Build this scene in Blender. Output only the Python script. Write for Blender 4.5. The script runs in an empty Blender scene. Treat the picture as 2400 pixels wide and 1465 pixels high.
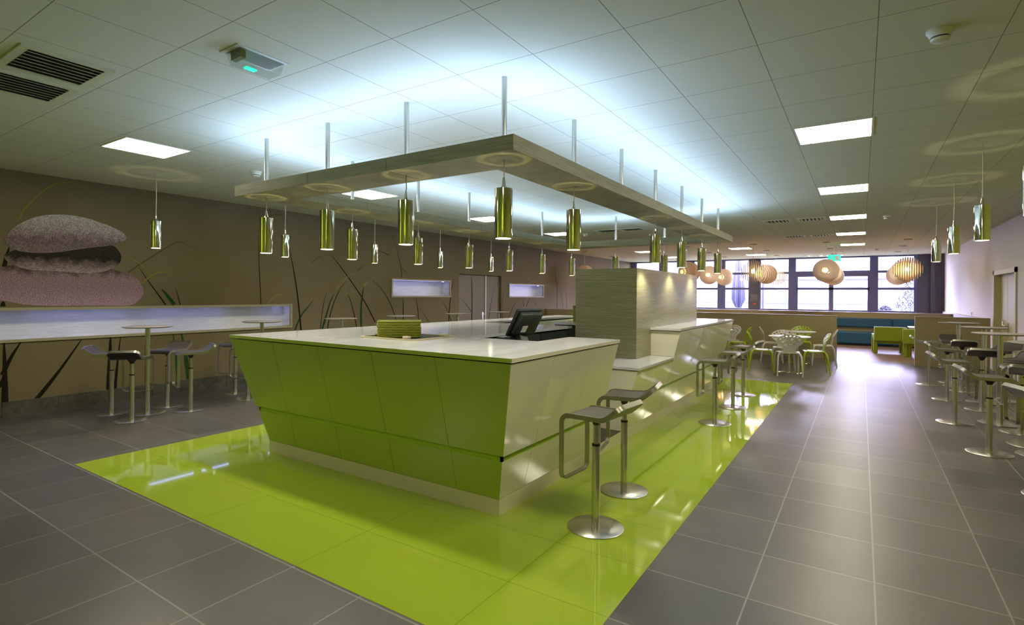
import bpy, math, random
from mathutils import Vector, Matrix
random.seed(7)
SC = bpy.context.scene
COL = SC.collection
PI = math.pi

# ------------------------------------------------------------------ camera
CAM_H, F_PX = 1.69, 1255.35
YAW, ROLL = 0.578139, 0.006849
cam = bpy.data.cameras.new('camera')
cam.sensor_width = 36.0
cam.lens = F_PX / 2400.0 * 36.0
cam.shift_y = -(732.5 - 689.733) / 2400.0
cam.clip_end = 300
co = bpy.data.objects.new('camera', cam)
COL.objects.link(co)
fw = Vector((-math.sin(YAW), math.cos(YAW), 0))
rt = Vector((math.cos(YAW), math.sin(YAW), 0))
up = Vector((0, 0, 1))
r2 = rt * math.cos(ROLL) + up * math.sin(ROLL)
u2 = -rt * math.sin(ROLL) + up * math.cos(ROLL)
co.matrix_world = Matrix(((r2.x, u2.x, -fw.x, 0), (r2.y, u2.y, -fw.y, 0), (r2.z, u2.z, -fw.z, CAM_H), (0, 0, 0, 1)))
SC.camera = co

# ------------------------------------------------------------------ view, sky, light levels
SC.view_settings.view_transform = 'Standard'
SC.view_settings.look = 'None'
SC.view_settings.gamma = 1.0
SC.view_settings.exposure = 1.15
SC.view_settings.use_curve_mapping = False
SC.cycles.use_denoising = True
SC.cycles.max_bounces = 8
SC.cycles.diffuse_bounces = 5
SC.cycles.glossy_bounces = 5
SC.cycles.transmission_bounces = 6
SC.cycles.transparent_max_bounces = 12
SC.cycles.sample_clamp_indirect = 6.0
SC.cycles.caustics_reflective = False
SC.cycles.caustics_refractive = False

SKY_STRENGTH = 27.0
PANEL_STRENGTH = 16.0       # ceiling light panels
RING_STRENGTH = 30.0       # LED strips on top of the suspended ring
SPOT_WATT = 15.0           # chrome pendants, downwards
HALO_WATT = 2.2            # chrome pendants, upwards leak
NICHE_STRENGTH = 4.5
BULB_STRENGTH = 30.0

w = bpy.data.worlds.new('sky')
SC.world = w
w.use_nodes = True
nt = w.node_tree
nt.nodes.clear()
bg = nt.nodes.new('ShaderNodeBackground')
bg.inputs[0].default_value = (0.69, 0.64, 1.0, 1)
bg.inputs[1].default_value = SKY_STRENGTH
wo = nt.nodes.new('ShaderNodeOutputWorld')
nt.links.new(bg.outputs[0], wo.inputs[0])

# ------------------------------------------------------------------ materials
def mat(name, base=(.8, .8, .8), rough=.5, metal=0.0, coat=0.0, emit=None, strength=0.0, spec=0.5, coat_rough=.05):
    m = bpy.data.materials.new(name)
    m.use_nodes = True
    b = m.node_tree.nodes['Principled BSDF']
    b.inputs['Base Color'].default_value = (*base, 1)
    b.inputs['Roughness'].default_value = rough
    b.inputs['Metallic'].default_value = metal
    b.inputs['Coat Weight'].default_value = coat
    b.inputs['Coat Roughness'].default_value = coat_rough
    b.inputs['Specular IOR Level'].default_value = spec
    if emit:
        b.inputs['Emission Color'].default_value = (*emit, 1)
        b.inputs['Emission Strength'].default_value = strength
    return m

def N(m, t, **kw):
    n = m.node_tree.nodes.new(t)
    for k, v in kw.items():
        setattr(n, k, v)
    return n

def L(m, a, b):
    m.node_tree.links.new(a, b)

def bsdf(m):
    return m.node_tree.nodes['Principled BSDF']

def mapped(m, scale=(1, 1, 1), loc=(0, 0, 0), kind='geo'):
    if kind == 'geo':
        src = N(m, 'ShaderNodeNewGeometry').outputs['Position']
    else:
        src = N(m, 'ShaderNodeTexCoord').outputs[kind]
    mp = N(m, 'ShaderNodeMapping')
    mp.inputs['Scale'].default_value = scale
    mp.inputs['Location'].default_value = loc
    L(m, src, mp.inputs[0])
    return mp.outputs[0]

def ramp(m, fac, stops):
    r = N(m, 'ShaderNodeValToRGB')
    els = r.color_ramp.elements
    while len(els) < len(stops):
        els.new(0.5)
    for e, (p, c) in zip(els, stops):
        e.position = p
        e.color = (*c, 1)
    L(m, fac, r.inputs[0])
    return r.outputs[0]

def noise(m, vec, scale, detail=4, rough=.6):
    n = N(m, 'ShaderNodeTexNoise')
    n.inputs['Scale'].default_value = scale
    n.inputs['Detail'].default_value = detail
    n.inputs['Roughness'].default_value = rough
    L(m, vec, n.inputs['Vector'])
    return n.outputs['Fac']

def bump(m, height, strength=.2, dist=.01):
    b = N(m, 'ShaderNodeBump')
    b.inputs['Strength'].default_value = strength
    b.inputs['Distance'].default_value = dist
    L(m, height, b.inputs['Height'])
    L(m, b.outputs[0], bsdf(m).inputs['Normal'])

def tiles(m, px, py, ox, oy, mortar):
    """fac output: 1 on the joints of a grid laid on the floor or ceiling"""
    br = N(m, 'ShaderNodeTexBrick', offset=0.0, squash=1.0)
    br.inputs['Scale'].default_value = 1.0
    br.inputs['Brick Width'].default_value = px
    br.inputs['Row Height'].default_value = py
    br.inputs['Mortar Size'].default_value = mortar
    br.inputs['Mortar Smooth'].default_value = 0.0
    L(m, mapped(m, loc=(-ox + 40 * px, -oy + 40 * py, 0)), br.inputs['Vector'])
    br.inputs['Color1'].default_value = (0, 0, 0, 1)
    br.inputs['Color2'].default_value = (1, 1, 1, 1)
    return br

def mixc(m, fac, a, b):
    mx = N(m, 'ShaderNodeMix', data_type='RGBA')
    for sock, v in ((mx.inputs[0], fac), (mx.inputs[6], a), (mx.inputs[7], b)):
        if isinstance(v, (int, float)):
            sock.default_value = v
        elif isinstance(v, tuple):
            sock.default_value = (*v, 1)
        else:
            L(m, v, sock)
    return mx.outputs[2]

# dark slate floor tiles 600 x 600 with pale joints
M = {}
m = M['slate'] = mat('slate_tile', rough=.42, spec=.75)
br = tiles(m, .6, .6, .073, .23, .0045)
nz = noise(m, mapped(m), 1.1, 5)
n2 = noise(m, mapped(m), 160, 3, .7)
c = ramp(m, nz, [(.3, (.052, .046, .042)), (.7, (.100, .090, .086))])
c = mixc(m, .35, c, ramp(m, n2, [(.35, (.025, .023, .022)), (.7, (.16, .15, .145))]))
mm = N(m, 'ShaderNodeMix', data_type='RGBA', blend_type='MULTIPLY')
mm.inputs[0].default_value = 1.0
L(m, c, mm.inputs[6]); L(m, ramp(m, br.outputs['Color'], [(.0, (.78, .78, .80)), (1.0, (1.16, 1.13, 1.10))]), mm.inputs[7])
c = mixc(m, br.outputs['Fac'], mm.outputs[2], (.22, .21, .19))
L(m, c, bsdf(m).inputs['Base Color'])
L(m, ramp(m, n2, [(.3, (.30,) * 3), (.7, (.44,) * 3)]), bsdf(m).inputs['Roughness'])
bump(m, n2, .10, .002)

m = M['slate_skirt'] = mat('slate_skirting', rough=.5)
c = ramp(m, noise(m, mapped(m), 14, 5), [(.3, (.045, .042, .03)), (.7, (.10, .095, .075))])
L(m, c, bsdf(m).inputs['Base Color'])

m = M['green_floor'] = mat('green_gloss_tile', rough=.045, spec=.55)
br = tiles(m, 1.2, .6, .073 - .6, .23, .002)
c = mixc(m, br.outputs['Fac'], (.30, .40, .030), (.17, .24, .02))
L(m, c, bsdf(m).inputs['Base Color'])

m = M['wood_floor'] = mat('lounge_floor', rough=.35)
c = ramp(m, noise(m, mapped(m, (1, 9, 1)), 3, 5), [(.3, (.17, .105, .07)), (.7, (.30, .19, .13))])
L(m, c, bsdf(m).inputs['Base Color'])

m = M['ceiling'] = mat('ceiling_tile', rough=.9, spec=.2)
br = tiles(m, .646, .6645, .073, .435, .0025)
c = mixc(m, br.outputs['Fac'], (.70, .70, .61), (.24, .24, .19))
L(m, c, bsdf(m).inputs['Base Color'])

m = M['brown_wall'] = mat('brown_wallpaper', rough=.75, spec=.25)
c = ramp(m, noise(m, mapped(m), .5, 2), [(.3, (.142, .110, .050)), (.7, (.180, .145, .086))])
L(m, c, bsdf(m).inputs['Base Color'])
M['mustard_wall'] = mat('mustard_wall_paint', (.46, .43, .06), .6)
M['lime_wall'] = mat('lime_wall_paint', (.36, .46, .03), .6)
M['white_wall'] = mat('white_wall_paint', (.62, .58, .55), .7, spec=.3)
M['lilac_trim'] = mat('grey_wall_panel', (.42, .38, .38), .6)

def laminate(name, dark, light, axis='h', rough=.38):
    m = mat(name, rough=rough, spec=.5)
    n = noise(m, mapped(m, (1.2, 1.2, 55)), 2.2, 6, .75)
    c = ramp(m, n, [(.33, dark), (.62, light)])
    L(m, c, bsdf(m).inputs['Base Color'])
    return m
M['laminate'] = laminate('grained_laminate', (.15, .140, .070), (.27, .26, .145), rough=.27)
M['ring_wood'] = laminate('ring_laminate', (.15, .140, .070), (.27, .26, .145), rough=.5)
M['laminate_pale'] = laminate('pale_laminate', (.34, .28, .20), (.45, .38, .28))
M['laminate_tan'] = laminate('tan_laminate', (.30, .24, .11), (.38, .31, .16))
M['frame_wood'] = mat('niche_frame_wood', (.34, .30, .19), .45)
M['niche_back'] = laminate('niche_lining', (.50, .50, .52), (.74, .74, .76))

m = M['worktop'] = mat('white_worktop', rough=.09, spec=.5)
n = noise(m, mapped(m, (3, .6, 1)), 2.0, 5)
L(m, ramp(m, n, [(.35, (.50, .51, .54)), (.6, (.57, .58, .61))]), bsdf(m).inputs['Base Color'])
M['lime_bounce_lacquer'] = mat('lime_bounce_lacquer', (.34, .43, .065), .26, spec=.5)  # green bounce and reflection on the counter front, put into its colour
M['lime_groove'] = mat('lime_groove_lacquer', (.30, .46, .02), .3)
M['cream_lacquer'] = mat('cream_lacquer', (.66, .63, .50), .10, spec=.6)
M['cream_plinth'] = mat('cream_plinth', (.58, .53, .37), .35)
M['black_gap'] = mat('black_gap', (.01, .01, .01), .8)
M['dark_cabinet'] = mat('dark_cabinet', (.025, .033, .036), .35)
M['dark_void'] = mat('dark_shelf', (.012, .012, .012), .6)
M['brown_ply'] = mat('brown_stain_panel', (.060, .048, .035), .5)
m = M['chrome'] = mat('polished_chrome', (.80, .80, .70), .05, metal=1.0)
m = M['steel'] = mat('brushed_steel', (.60, .59, .55), .27, metal=1.0)
M['satin'] = mat('satin_frame', (.40, .39, .33), .34, metal=1.0)
M['black'] = mat('black_plastic', (.015, .017, .016), .38)
M['black_soft'] = mat('black_rubber', (.012, .012, .012), .7)
M['leather'] = mat('grey_brown_leather', (.070, .061, .054), .42)
M['ply_dark'] = mat('dark_brown_shell', (.028, .018, .013), .35)
M['table_top'] = mat('grey_table_laminate', (.29, .275, .26), .24)
M['cord'] = mat('pale_cord', (.62, .60, .52), .5)
M['led_panel'] = mat('light_diffuser', (.9, .9, .9), .5, emit=(1, .91, .68), strength=PANEL_STRENGTH)
M['led_ring'] = mat('cool_led', (.9, .9, .9), .5, emit=(.46, .66, 1), strength=RING_STRENGTH)
M['led_niche'] = mat('blue_white_led', (.9, .9, .9), .5, emit=(.36, .39, 1), strength=NICHE_STRENGTH)
M['bulb'] = mat('warm_bulb', (1, .9, .7), .5, emit=(1, .60, .20), strength=BULB_STRENGTH)
M['lamp_glow'] = mat('pendant_lamp', (1, .9, .7), .5, emit=(1, .93, .72), strength=18)
M['green_led'] = mat('green_led', (.1, .8, .5), .4, emit=(.0, .75, .38), strength=.9)
M['slat'] = mat('pale_lamp_slat', (.70, .60, .54), .55)
M['white_plastic'] = mat('white_plastic', (.70, .70, .66), .35)
M['vent_white'] = mat('vent_paint', (.66, .66, .50), .5)
M['vent_dark'] = mat('vent_duct', (.07, .07, .04), .8)
M['chair_green'] = mat('lime_plastic', (.36, .47, .012), .3)
M['chair_white'] = mat('white_plastic_shell', (.62, .585, .54), .3)
M['green_uphol'] = mat('lime_block_seat', (.25, .33, .010), .45)
M['teal'] = mat('teal_leather', (.016, .095, .19), .42)
M['win_frame'] = mat('grey_blue_frame', (.085, .09, .20), .45)
M['dark_panel'] = mat('dark_window_panel', (.055, .055, .075), .5)
M['door_brown'] = mat('door_leaf_brown', (.185, .150, .090), .6)
M['door_cream'] = mat('door_cream', (.50, .46, .25), .45)
M['door_frame'] = mat('door_frame_cream', (.52, .47, .28), .45)
M['paper'] = mat('white_paper', (.62, .62, .58), .6)
M['red_mark'] = mat('red_sign', (.6, .03, .03), .5)
M['tray'] = mat('olive_tray', (.225, .245, .020), .42)
M['tray_edge'] = mat('tray_edge_pale', (.30, .30, .10), .5)
M['lawn'] = mat('lawn', (.06, .10, .035), .9)
M['fence_paint'] = mat('fence_paint', (.030, .034, .045), .7)
M['house_wall'] = mat('pale_render', (.135, .125, .135), .8)
M['house_glass'] = mat('house_glass', (.06, .06, .085), .3)
M['canvas'] = mat('lavender_canvas', (.022, .022, .055), .8)
M['leaf'] = mat('dark_leaf', (.006, .009, .018), .8)
m = M['glass'] = bpy.data.materials.new('window_glass')
m.use_nodes = True
m.node_tree.nodes.clear()
o_ = N(m, 'ShaderNodeOutputMaterial')
mx = N(m, 'ShaderNodeMixShader')
mx.inputs[0].default_value = .06
t_ = N(m, 'ShaderNodeBsdfTransparent')
t_.inputs[0].default_value = (.96, .97, 1, 1)
g_ = N(m, 'ShaderNodeBsdfGlossy')
g_.inputs['Roughness'].default_value = .02
L(m, t_.outputs[0], mx.inputs[1]); L(m, g_.outputs[0], mx.inputs[2]); L(m, mx.outputs[0], o_.inputs[0])
m = M['clear'] = bpy.data.materials.new('clear_plastic')
m.use_nodes = True
m.node_tree.nodes.clear()
o_ = N(m, 'ShaderNodeOutputMaterial')
mx = N(m, 'ShaderNodeMixShader')
mx.inputs[0].default_value = .14
t_ = N(m, 'ShaderNodeBsdfTransparent')
t_.inputs[0].default_value = (.93, .95, .94, 1)
g_ = N(m, 'ShaderNodeBsdfGlossy')
g_.inputs['Roughness'].default_value = .08
L(m, t_.outputs[0], mx.inputs[1]); L(m, g_.outputs[0], mx.inputs[2]); L(m, mx.outputs[0], o_.inputs[0])

def pebble_mat(name, stops, scale):
    m = mat(name, rough=.75, spec=.2)
    tc = N(m, 'ShaderNodeTexCoord')
    sp = N(m, 'ShaderNodeSeparateXYZ')
    L(m, tc.outputs['Generated'], sp.inputs[0])
    nz = noise(m, mapped(m), 9, 4)
    ad = N(m, 'ShaderNodeMath', operation='MULTIPLY_ADD')
    L(m, nz, ad.inputs[0]); ad.inputs[1].default_value = .5
    sb = N(m, 'ShaderNodeMath', operation='SUBTRACT')
    L(m, sp.outputs['Z'], sb.inputs[0]); sb.inputs[1].default_value = .25
    L(m, sb.outputs[0], ad.inputs[2])
    c = ramp(m, ad.outputs[0], stops)
    gr = noise(m, mapped(m, scale), 75, 3, .8)
    k = ramp(m, gr, [(.36, (.45, .45, .45)), (.50, (.95, .95, .95)), (.66, (1.7, 1.7, 1.7))])
    mm = N(m, 'ShaderNodeMix', data_type='RGBA', blend_type='MULTIPLY')
    mm.inputs[0].default_value = 1.0
    L(m, c, mm.inputs[6]); L(m, k, mm.inputs[7])
    L(m, mm.outputs[2], bsdf(m).inputs['Base Color'])
    return m
M['pebble_a'] = pebble_mat('printed_pebble_grey', [(.0, (.20, .15, .16)), (.35, (.17, .12, .135)), (.62, (.38, .30, .33)), (.9, (.46, .42, .42))], (1, 1, 1))
M['pebble_b'] = pebble_mat('printed_pebble_dark', [(.0, (.34, .26, .26)), (.30, (.15, .105, .105)), (.48, (.022, .018, .016)), (.9, (.03, .022, .02))], (1, .35, 1.6))
M['pebble_c'] = pebble_mat('printed_pebble_mauve', [(.0, (.38, .25, .32)), (.45, (.28, .175, .23)), (.75, (.26, .175, .20)), (.95, (.07, .05, .05))], (1, 1, 1))
M['blade_d'] = mat('printed_grass_dark', (.013, .011, .006), .8, spec=.1)
M['blade_g'] = mat('printed_grass_green', (.018, .050, .016), .8, spec=.1)
M['blade_y'] = mat('printed_grass_yellow', (.24, .22, .035), .8, spec=.1)
M['blade_o'] = mat('printed_grass_olive', (.090, .072, .022), .8, spec=.1)

# ------------------------------------------------------------------ mesh helpers
def wloc(o):
    v = Vector((0, 0, 0))
    while o is not None:
        v += o.location
        o = o.parent
    return v

class MB:
    """collects solids, then links them as ONE mesh object"""
    def __init__(s):
        s.v, s.f = [], []
    def add(s, vs, fs):
        k = len(s.v)
        s.v += [Vector(p) for p in vs]
        s.f += [tuple(i + k for i in f) for f in fs]
        return s
    def box(s, x0, x1, y0, y1, z0, z1):
        x0, x1 = sorted((x0, x1)); y0, y1 = sorted((y0, y1)); z0, z1 = sorted((z0, z1))
        vs = [(x, y, z) for z in (z0, z1) for y in (y0, y1) for x in (x0, x1)]
        return s.add(vs, [(0, 2, 3, 1), (4, 5, 7, 6), (0, 1, 5, 4), (2, 6, 7, 3), (0, 4, 6, 2), (1, 3, 7, 5)])
    def hexa(s, b, t):
        """b, t: four points each, counter-clockwise seen from above"""
        return s.add(list(b) + list(t), [(3, 2, 1, 0), (4, 5, 6, 7)] + [(i, (i + 1) % 4, 4 + (i + 1) % 4, 4 + i) for i in range(4)])
    def prism(s, poly, z0, z1):
        n = len(poly)
        vs = [(x, y, z0) for x, y in poly] + [(x, y, z1) for x, y in poly]
        return s.add(vs, [tuple(range(n - 1, -1, -1)), tuple(range(n, 2 * n))] + [(i, (i + 1) % n, n + (i + 1) % n, n + i) for i in range(n)])
    def cyl(s, p0, p1, r0, r1=None, n=24, caps=True):
        r1 = r0 if r1 is None else r1
        p0, p1 = Vector(p0), Vector(p1)
        d = (p1 - p0).normalized()
        a = d.orthogonal().normalized()
        b = d.cross(a)
        vs = [p + (a * math.cos(2 * PI * i / n) + b * math.sin(2 * PI * i / n)) * r for p, r in ((p0, r0), (p1, r1)) for i in range(n)]
        fs = [(i, (i + 1) % n, n + (i + 1) % n, n + i) for i in range(n)]
        if caps:
            fs += [tuple(range(n - 1, -1, -1)), tuple(range(n, 2 * n))]
        return s.add(vs, fs)
    def lathe(s, prof, c=(0, 0, 0), n=32, axis='z', closed=False):
        c = Vector(c)
        vs = []
        for r, h in prof:
            for i in range(n):
                a = 2 * PI * i / n
                p = (r * math.cos(a), r * math.sin(a), h)
                if axis == 'x':
                    p = (p[2], p[0], p[1])
                vs.append(c + Vector(p))
        fs = []
        k = len(prof)
        for j in range(k if closed else k - 1):
            j2 = (j + 1) % k
            for i in range(n):
                fs.append((j * n + i, j * n + (i + 1) % n, j2 * n + (i + 1) % n, j2 * n + i))
        return s.add(vs, fs)
    def sphere(s, c, r, n=20, m=12):
        return s.lathe([(max(1e-4, r * math.sin(PI * j / m)), -r * math.cos(PI * j / m)) for j in range(m + 1)], c, n)
    def tube(s, pts, r, n=8, closed=False):
        pts = [Vector(p) for p in pts]
        k = len(pts)
        ring = []
        prev = None
        for i, p in enumerate(pts):
            a = pts[i - 1] if (i or closed) else p
            b = pts[(i + 1) % k] if (i < k - 1 or closed) else p
            t = (b - a).normalized()
            if prev is None:
                prev = t.orthogonal().normalized()
            nn = (prev - t * prev.dot(t)).normalized()
            prev = nn
            bb = t.cross(nn)
            rr = r[i] if isinstance(r, (list, tuple)) else r
            ring.append([p + (nn * math.cos(2 * PI * j / n) + bb * math.sin(2 * PI * j / n)) * rr for j in range(n)])
        vs = [q for rg in ring for q in rg]
        fs = []
        for i in range(k if closed else k - 1):
            i2 = (i + 1) % k
            for j in range(n):
                fs.append((i * n + j, i * n + (j + 1) % n, i2 * n + (j + 1) % n, i2 * n + j))
        if not closed:
            fs += [tuple(range(n - 1, -1, -1)), tuple((k - 1) * n + j for j in range(n))]
        return s.add(vs, fs)
    def build(s, name, material, parent=None, world=False, angle=35, bevel=0.0, seg=2):
        off = wloc(parent) if (world and parent is not None) else Vector((0, 0, 0))
        me = bpy.data.meshes.new(name)
        me.from_pydata([tuple(p - off) for p in s.v], [], s.f)
        me.validate()
        me.polygons.foreach_set('use_smooth', [True] * len(me.polygons))
        me.set_sharp_from_angle(angle=math.radians(angle))
        me.materials.append(M[material] if isinstance(material, str) else material)
        o = bpy.data.objects.new(name, me)
        COL.objects.link(o)
        if parent is not None:
            o.parent = parent
        if bevel:
            b = o.modifiers.new('bevel', 'BEVEL')
            b.width = bevel
            b.segments = seg
            b.limit_method = 'ANGLE'
            b.angle_limit = math.radians(40)
        return o

def tag(o, label, cat, group=None, kind=None):
    o['label'] = label
    o['category'] = cat
    if group:
        o['group'] = group
    if kind:
        o['kind'] = kind
    return o

def thing(name, label, cat, loc=(0, 0, 0), rz=0.0, group=None):
    o = bpy.data.objects.new(name, None)
    o.empty_display_size = .1
    COL.objects.link(o)
    o.location = loc
    o.rotation_euler = (0, 0, rz)
    return tag(o, label, cat, group)

def struct(o):
    o['kind'] = 'structure'
    return o

def dup(root, loc, rz, label):
    """copy of a thing with copies of its parts and sub-parts"""
    r = root.copy()
    COL.objects.link(r)
    r.location = loc
    r.rotation_euler = (0, 0, rz)
    r['label'] = label
    for ch in list(root.children):
        c = ch.copy()
        COL.objects.link(c)
        c.parent = r
        for g in ch.children:
            d = g.copy()
            COL.objects.link(d)
            d.parent = c
    return r

ORD = ['first', 'second', 'third', 'fourth', 'fifth', 'sixth', 'seventh', 'eighth', 'ninth', 'tenth']

# ------------------------------------------------------------------ the room
CEIL, LW, RW, BACK, WIN = 3.31, -9.55, 2.57, -1.35, 25.4
struct(MB().box(LW - .4, RW + .4, BACK - .3, 16.95, -.12, 0).build('floor', 'slate'))
struct(MB().box(LW - .4, RW + .4, 16.95, WIN + .3, -.12, 0).build('floor', 'wood_floor'))
struct(MB().box(-6.42, -1.10, 2.05, 11.62, 0, .0015).build('floor_green', 'green_floor'))
struct(MB().box(LW - .4, RW + .4, BACK - .3, WIN + .3, CEIL, CEIL + .15).build('ceiling', 'ceiling'))

def wall_x(name, X, thick, y0, y1, z0, z1, holes, material, sgn):
    """wall in the plane x = X facing sgn*x, with rectangular openings (ya, yb, za, zb)"""
    ys = sorted({y0, y1, *[h[0] for h in holes], *[h[1] for h in holes]})
    zs = sorted({z0, z1, *[h[2] for h in holes], *[h[3] for h in holes]})
    b = MB()
    hole = lambda y, z: any(h[0] < y < h[1] and h[2] < z < h[3] for h in holes)
    XB = X - sgn * thick
    for i in range(len(ys) - 1):
        for j in range(len(zs) - 1):
            a, c, d, e = ys[i], ys[i + 1], zs[j], zs[j + 1]
            if hole((a + c) / 2, (d + e) / 2):
                q = [((X, a, d), (XB, a, d), (XB, a, e), (X, a, e)), ((X, c, d), (X, c, e), (XB, c, e), (XB, c, d)),
                     ((X, a, d), (X, c, d), (XB, c, d), (XB, a, d)), ((X, a, e), (XB, a, e), (XB, c, e), (X, c, e))]
                nb = ((a - .004, (d + e) / 2), (c + .004, (d + e) / 2), ((a + c) / 2, d - .004), ((a + c) / 2, e + .004))
                for f, (ny, nz_) in zip(q, nb):
                    if not hole(ny, nz_):
                        b.add(f, [(0, 1, 2, 3)])
            else:
                b.add([(X, a, d), (X, c, d), (X, c, e), (X, a, e)], [(0, 1, 2, 3)])
                b.add([(XB, a, d), (XB, a, e), (XB, c, e), (XB, c, d)], [(0, 1, 2, 3)])
    return struct(b.build(name, material))

NICHES = [(-.9, 6.57, 1.00, 1.46), (9.28, 11.51, 1.60, 2.055), (14.44, 16.70, 1.59, 2.035)]
DOOR_L = (11.89, 14.01, 0.0, 2.26)
wall_x('wall_left', LW, .4, BACK, WIN, 0, CEIL, NICHES + [DOOR_L], 'brown_wall', 1)
struct(MB().box(LW - .8, LW - .4, BACK, WIN, 0, CEIL).build('wall_left_outer', 'white_wall'))
DOOR_R = (14.35, 16.35, 0.0, 2.22)
wall_x('wall_right', RW, .4, 10.5, WIN, 0, CEIL, [DOOR_R], 'white_wall', -1)
wall_x('wall_right', RW, .4, BACK, 10.5, 0, CEIL, [], 'mustard_wall', -1)
struct(MB().box(RW + .4, RW + .6, BACK, WIN, 0, CEIL).build('wall_right_outer', 'white_wall'))
struct(MB().box(LW - .4, RW + .4, BACK - .3, BACK, 0, CEIL).build('wall_back', 'lime_wall'))
struct(MB().box(-1.05, .75, BACK, BACK + .03, .0, 2.75).build('door_3', 'dark_panel'))
# skirting of slate tiles along the brown wall
bb = MB()
y = BACK + .01
while y < 25.3:
    y2 = min(y + .597, 25.35)
    if not (y2 > DOOR_L[0] and y < DOOR_L[1]):
        bb.box(LW, LW + .012, y, y2 - .003, 0, .205)
    y += .6
struct(bb.build('baseboard_left', 'slate_skirt'))
# grey panelling at the foot of the right wall beyond the door
struct(MB().box(RW - .06, RW, 16.95, WIN - .02, 0, 1.17).build('trim_1', 'lilac_trim'))

# ---- window wall: frames, glass, dark panels
struct(MB().box(LW - .4, RW + .4, WIN, WIN + .25, 0, 1.08).build('wall_window', 'white_wall'))
MULL = [(-9.55, -9.3), (-8.1, -7.88), (-6.75, -6.53), (-5.42, -5.17), (-4.12, -3.71), (-2.55, -2.31), (.27, .50), (1.71, 1.76)]
for i in range(len(MULL) - 1):
    x0, x1 = MULL[i][1], MULL[i + 1][0]
    e = bpy.data.objects.new('window_%d' % (i + 1), None)
    COL.objects.link(e)
    e.location = ((x0 + x1) / 2, WIN, 1.08)
    struct(e)
    f = MB()
    d0, d1 = WIN, WIN + .09
    f.box(x0, x1, d0, d1, 1.08, 1.145)
    f.box(x0, x1, d0, d1, 3.25, 3.31)
    wide = i == 5
    if wide:
        f.box(x0, x1, d0, d1, 2.50, 2.73)
        f.box(-1.12, -.96, d0 - .01, d1, 1.08, 2.6)
        f.box(x0, x0 + .07, d0 - .01, d1, 1.08, 2.6)
        f.box(x1 - .07, x1, d0 - .01, d1, 1.08, 2.6)
        f.box(x0, x1, d0 - .01, d1, 1.96, 2.05)
        f.box(x0, x1, d0 - .02, d0, 2.56, 2.585)
    else:
        f.box(x0, x1, d0, d1, 2.63, 2.72)
        f.box(x0, x1, d0, d1, 1.96, 2.05)
        f.box(x0, x0 + .045, d0 - .01, d1, 1.08, 3.31)
        f.box(x1 - .045, x1, d0 - .01, d1, 1.08, 3.31)
    f.build('window_frame', 'win_frame', e, world=True)
    MB().box(x0, x1, WIN + .04, WIN + .05, 1.1, 3.3).build('pane', 'glass', e, world=True)
for i, (x0, x1) in enumerate(MULL):
    b = MB().box(x0, x1, WIN - .05, WIN + .12, 1.08, CEIL)
    if i not in (4, 7):
        b.box(x0 + .08, x1 - .08, WIN - .075, WIN - .05, 1.08, CEIL)
    struct(b.build('trim_%d' % (i + 2), 'dark_panel' if i == 4 else 'win_frame'))
b = MB().box(1.76, RW, WIN - .02, WIN + .12, 1.08, CEIL)
b.box(2.16, 2.30, WIN - .12, WIN - .02, 1.08, CEIL)
struct(b.build('wall_window_panel', 'dark_panel'))

# notices on the wide column
t = thing('wall_notice', 'small grey notice with dark lines and a red mark on the wide window column', 'notice', (-3.92, WIN - .052, 1.5))
MB().box(-4.06, -3.79, WIN - .058, WIN - .052, 1.45, 1.76).build('sheet', mat('grey_notice', (.10, .10, .13), .5), t, world=True)
MB().box(-4.04, -3.81, WIN - .061, WIN - .058, 1.50, 1.52).box(-4.02, -3.83, WIN - .061, WIN - .058, 1.60, 1.61).box(-4.05, -3.80, WIN - .061, WIN - .058, 1.42, 1.44).build('print_line', 'black', t, world=True)
MB().box(-3.95, -3.86, WIN - .058, WIN - .052, 1.31, 1.39).build('red_mark', 'red_mark', t, world=True)

# ---- doors
d = bpy.data.objects.new('door_1', None)
COL.objects.link(d)
d.location = (LW, 12.95, 0)
struct(d)
leaf = MB().box(LW - .11, LW - .07, 11.90, 13.23, .005, 2.25).build('door_leaf', 'door_brown', d, world=True)
leaf2 = MB().box(LW - .11, LW - .07, 13.26, 14.0, .005, 2.25).build('door_leaf', 'door_brown', d, world=True)
MB().box(LW - .07, LW - .045, 13.225, 13.265, .005, 2.25).build('edge_strip', 'white_plastic', leaf, world=True)
h = MB().cyl((LW - .07, 13.12, 1.08), (LW + .0, 13.12, 1.08), .012)
h.cyl((LW - .005, 13.13, 1.08), (LW - .005, 12.92, 1.08), .011)
h.box(LW - .07, LW - .062, 13.09, 13.15, .86, 1.14)
h.build('handle', 'steel', leaf, world=True)
for z in (.35, 1.15, 1.95):
    MB().cyl((LW - .06, 13.97, z - .05), (LW - .06, 13.97, z + .05), .011, n=10).build('hinge', 'steel', leaf2, world=True)
d = bpy.data.objects.new('door_2', None)
COL.objects.link(d)
d.location = (RW, 15.35, 0)
struct(d)
y0, y1, _, z1 = DOOR_R
f = MB()
f.box(RW - .03, RW + .16, y0 - .09, y0 + .02, 0, z1 + .08)
f.box(RW - .03, RW + .16, y1 - .02, y1 + .09, 0, z1 + .08)
f.box(RW - .03, RW + .16, y0 - .09, y1 + .09, z1 - .02, z1 + .08)
f.build('door_frame', 'door_frame', d, world=True)
leaf = MB().box(RW + .10, RW + .14, y0 + .02, 15.70, .005, z1 - .02).build('door_leaf', 'door_cream', d, world=True)
MB().box(RW + .10, RW + .14, 15.72, y1 - .02, .005, z1 - .02).build('door_leaf', 'door_cream', d, world=True)
y0 += 1.1
h = MB().cyl((RW + .10, y0 + .12, 1.07), (RW + .03, y0 + .12, 1.07), .012)
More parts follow.
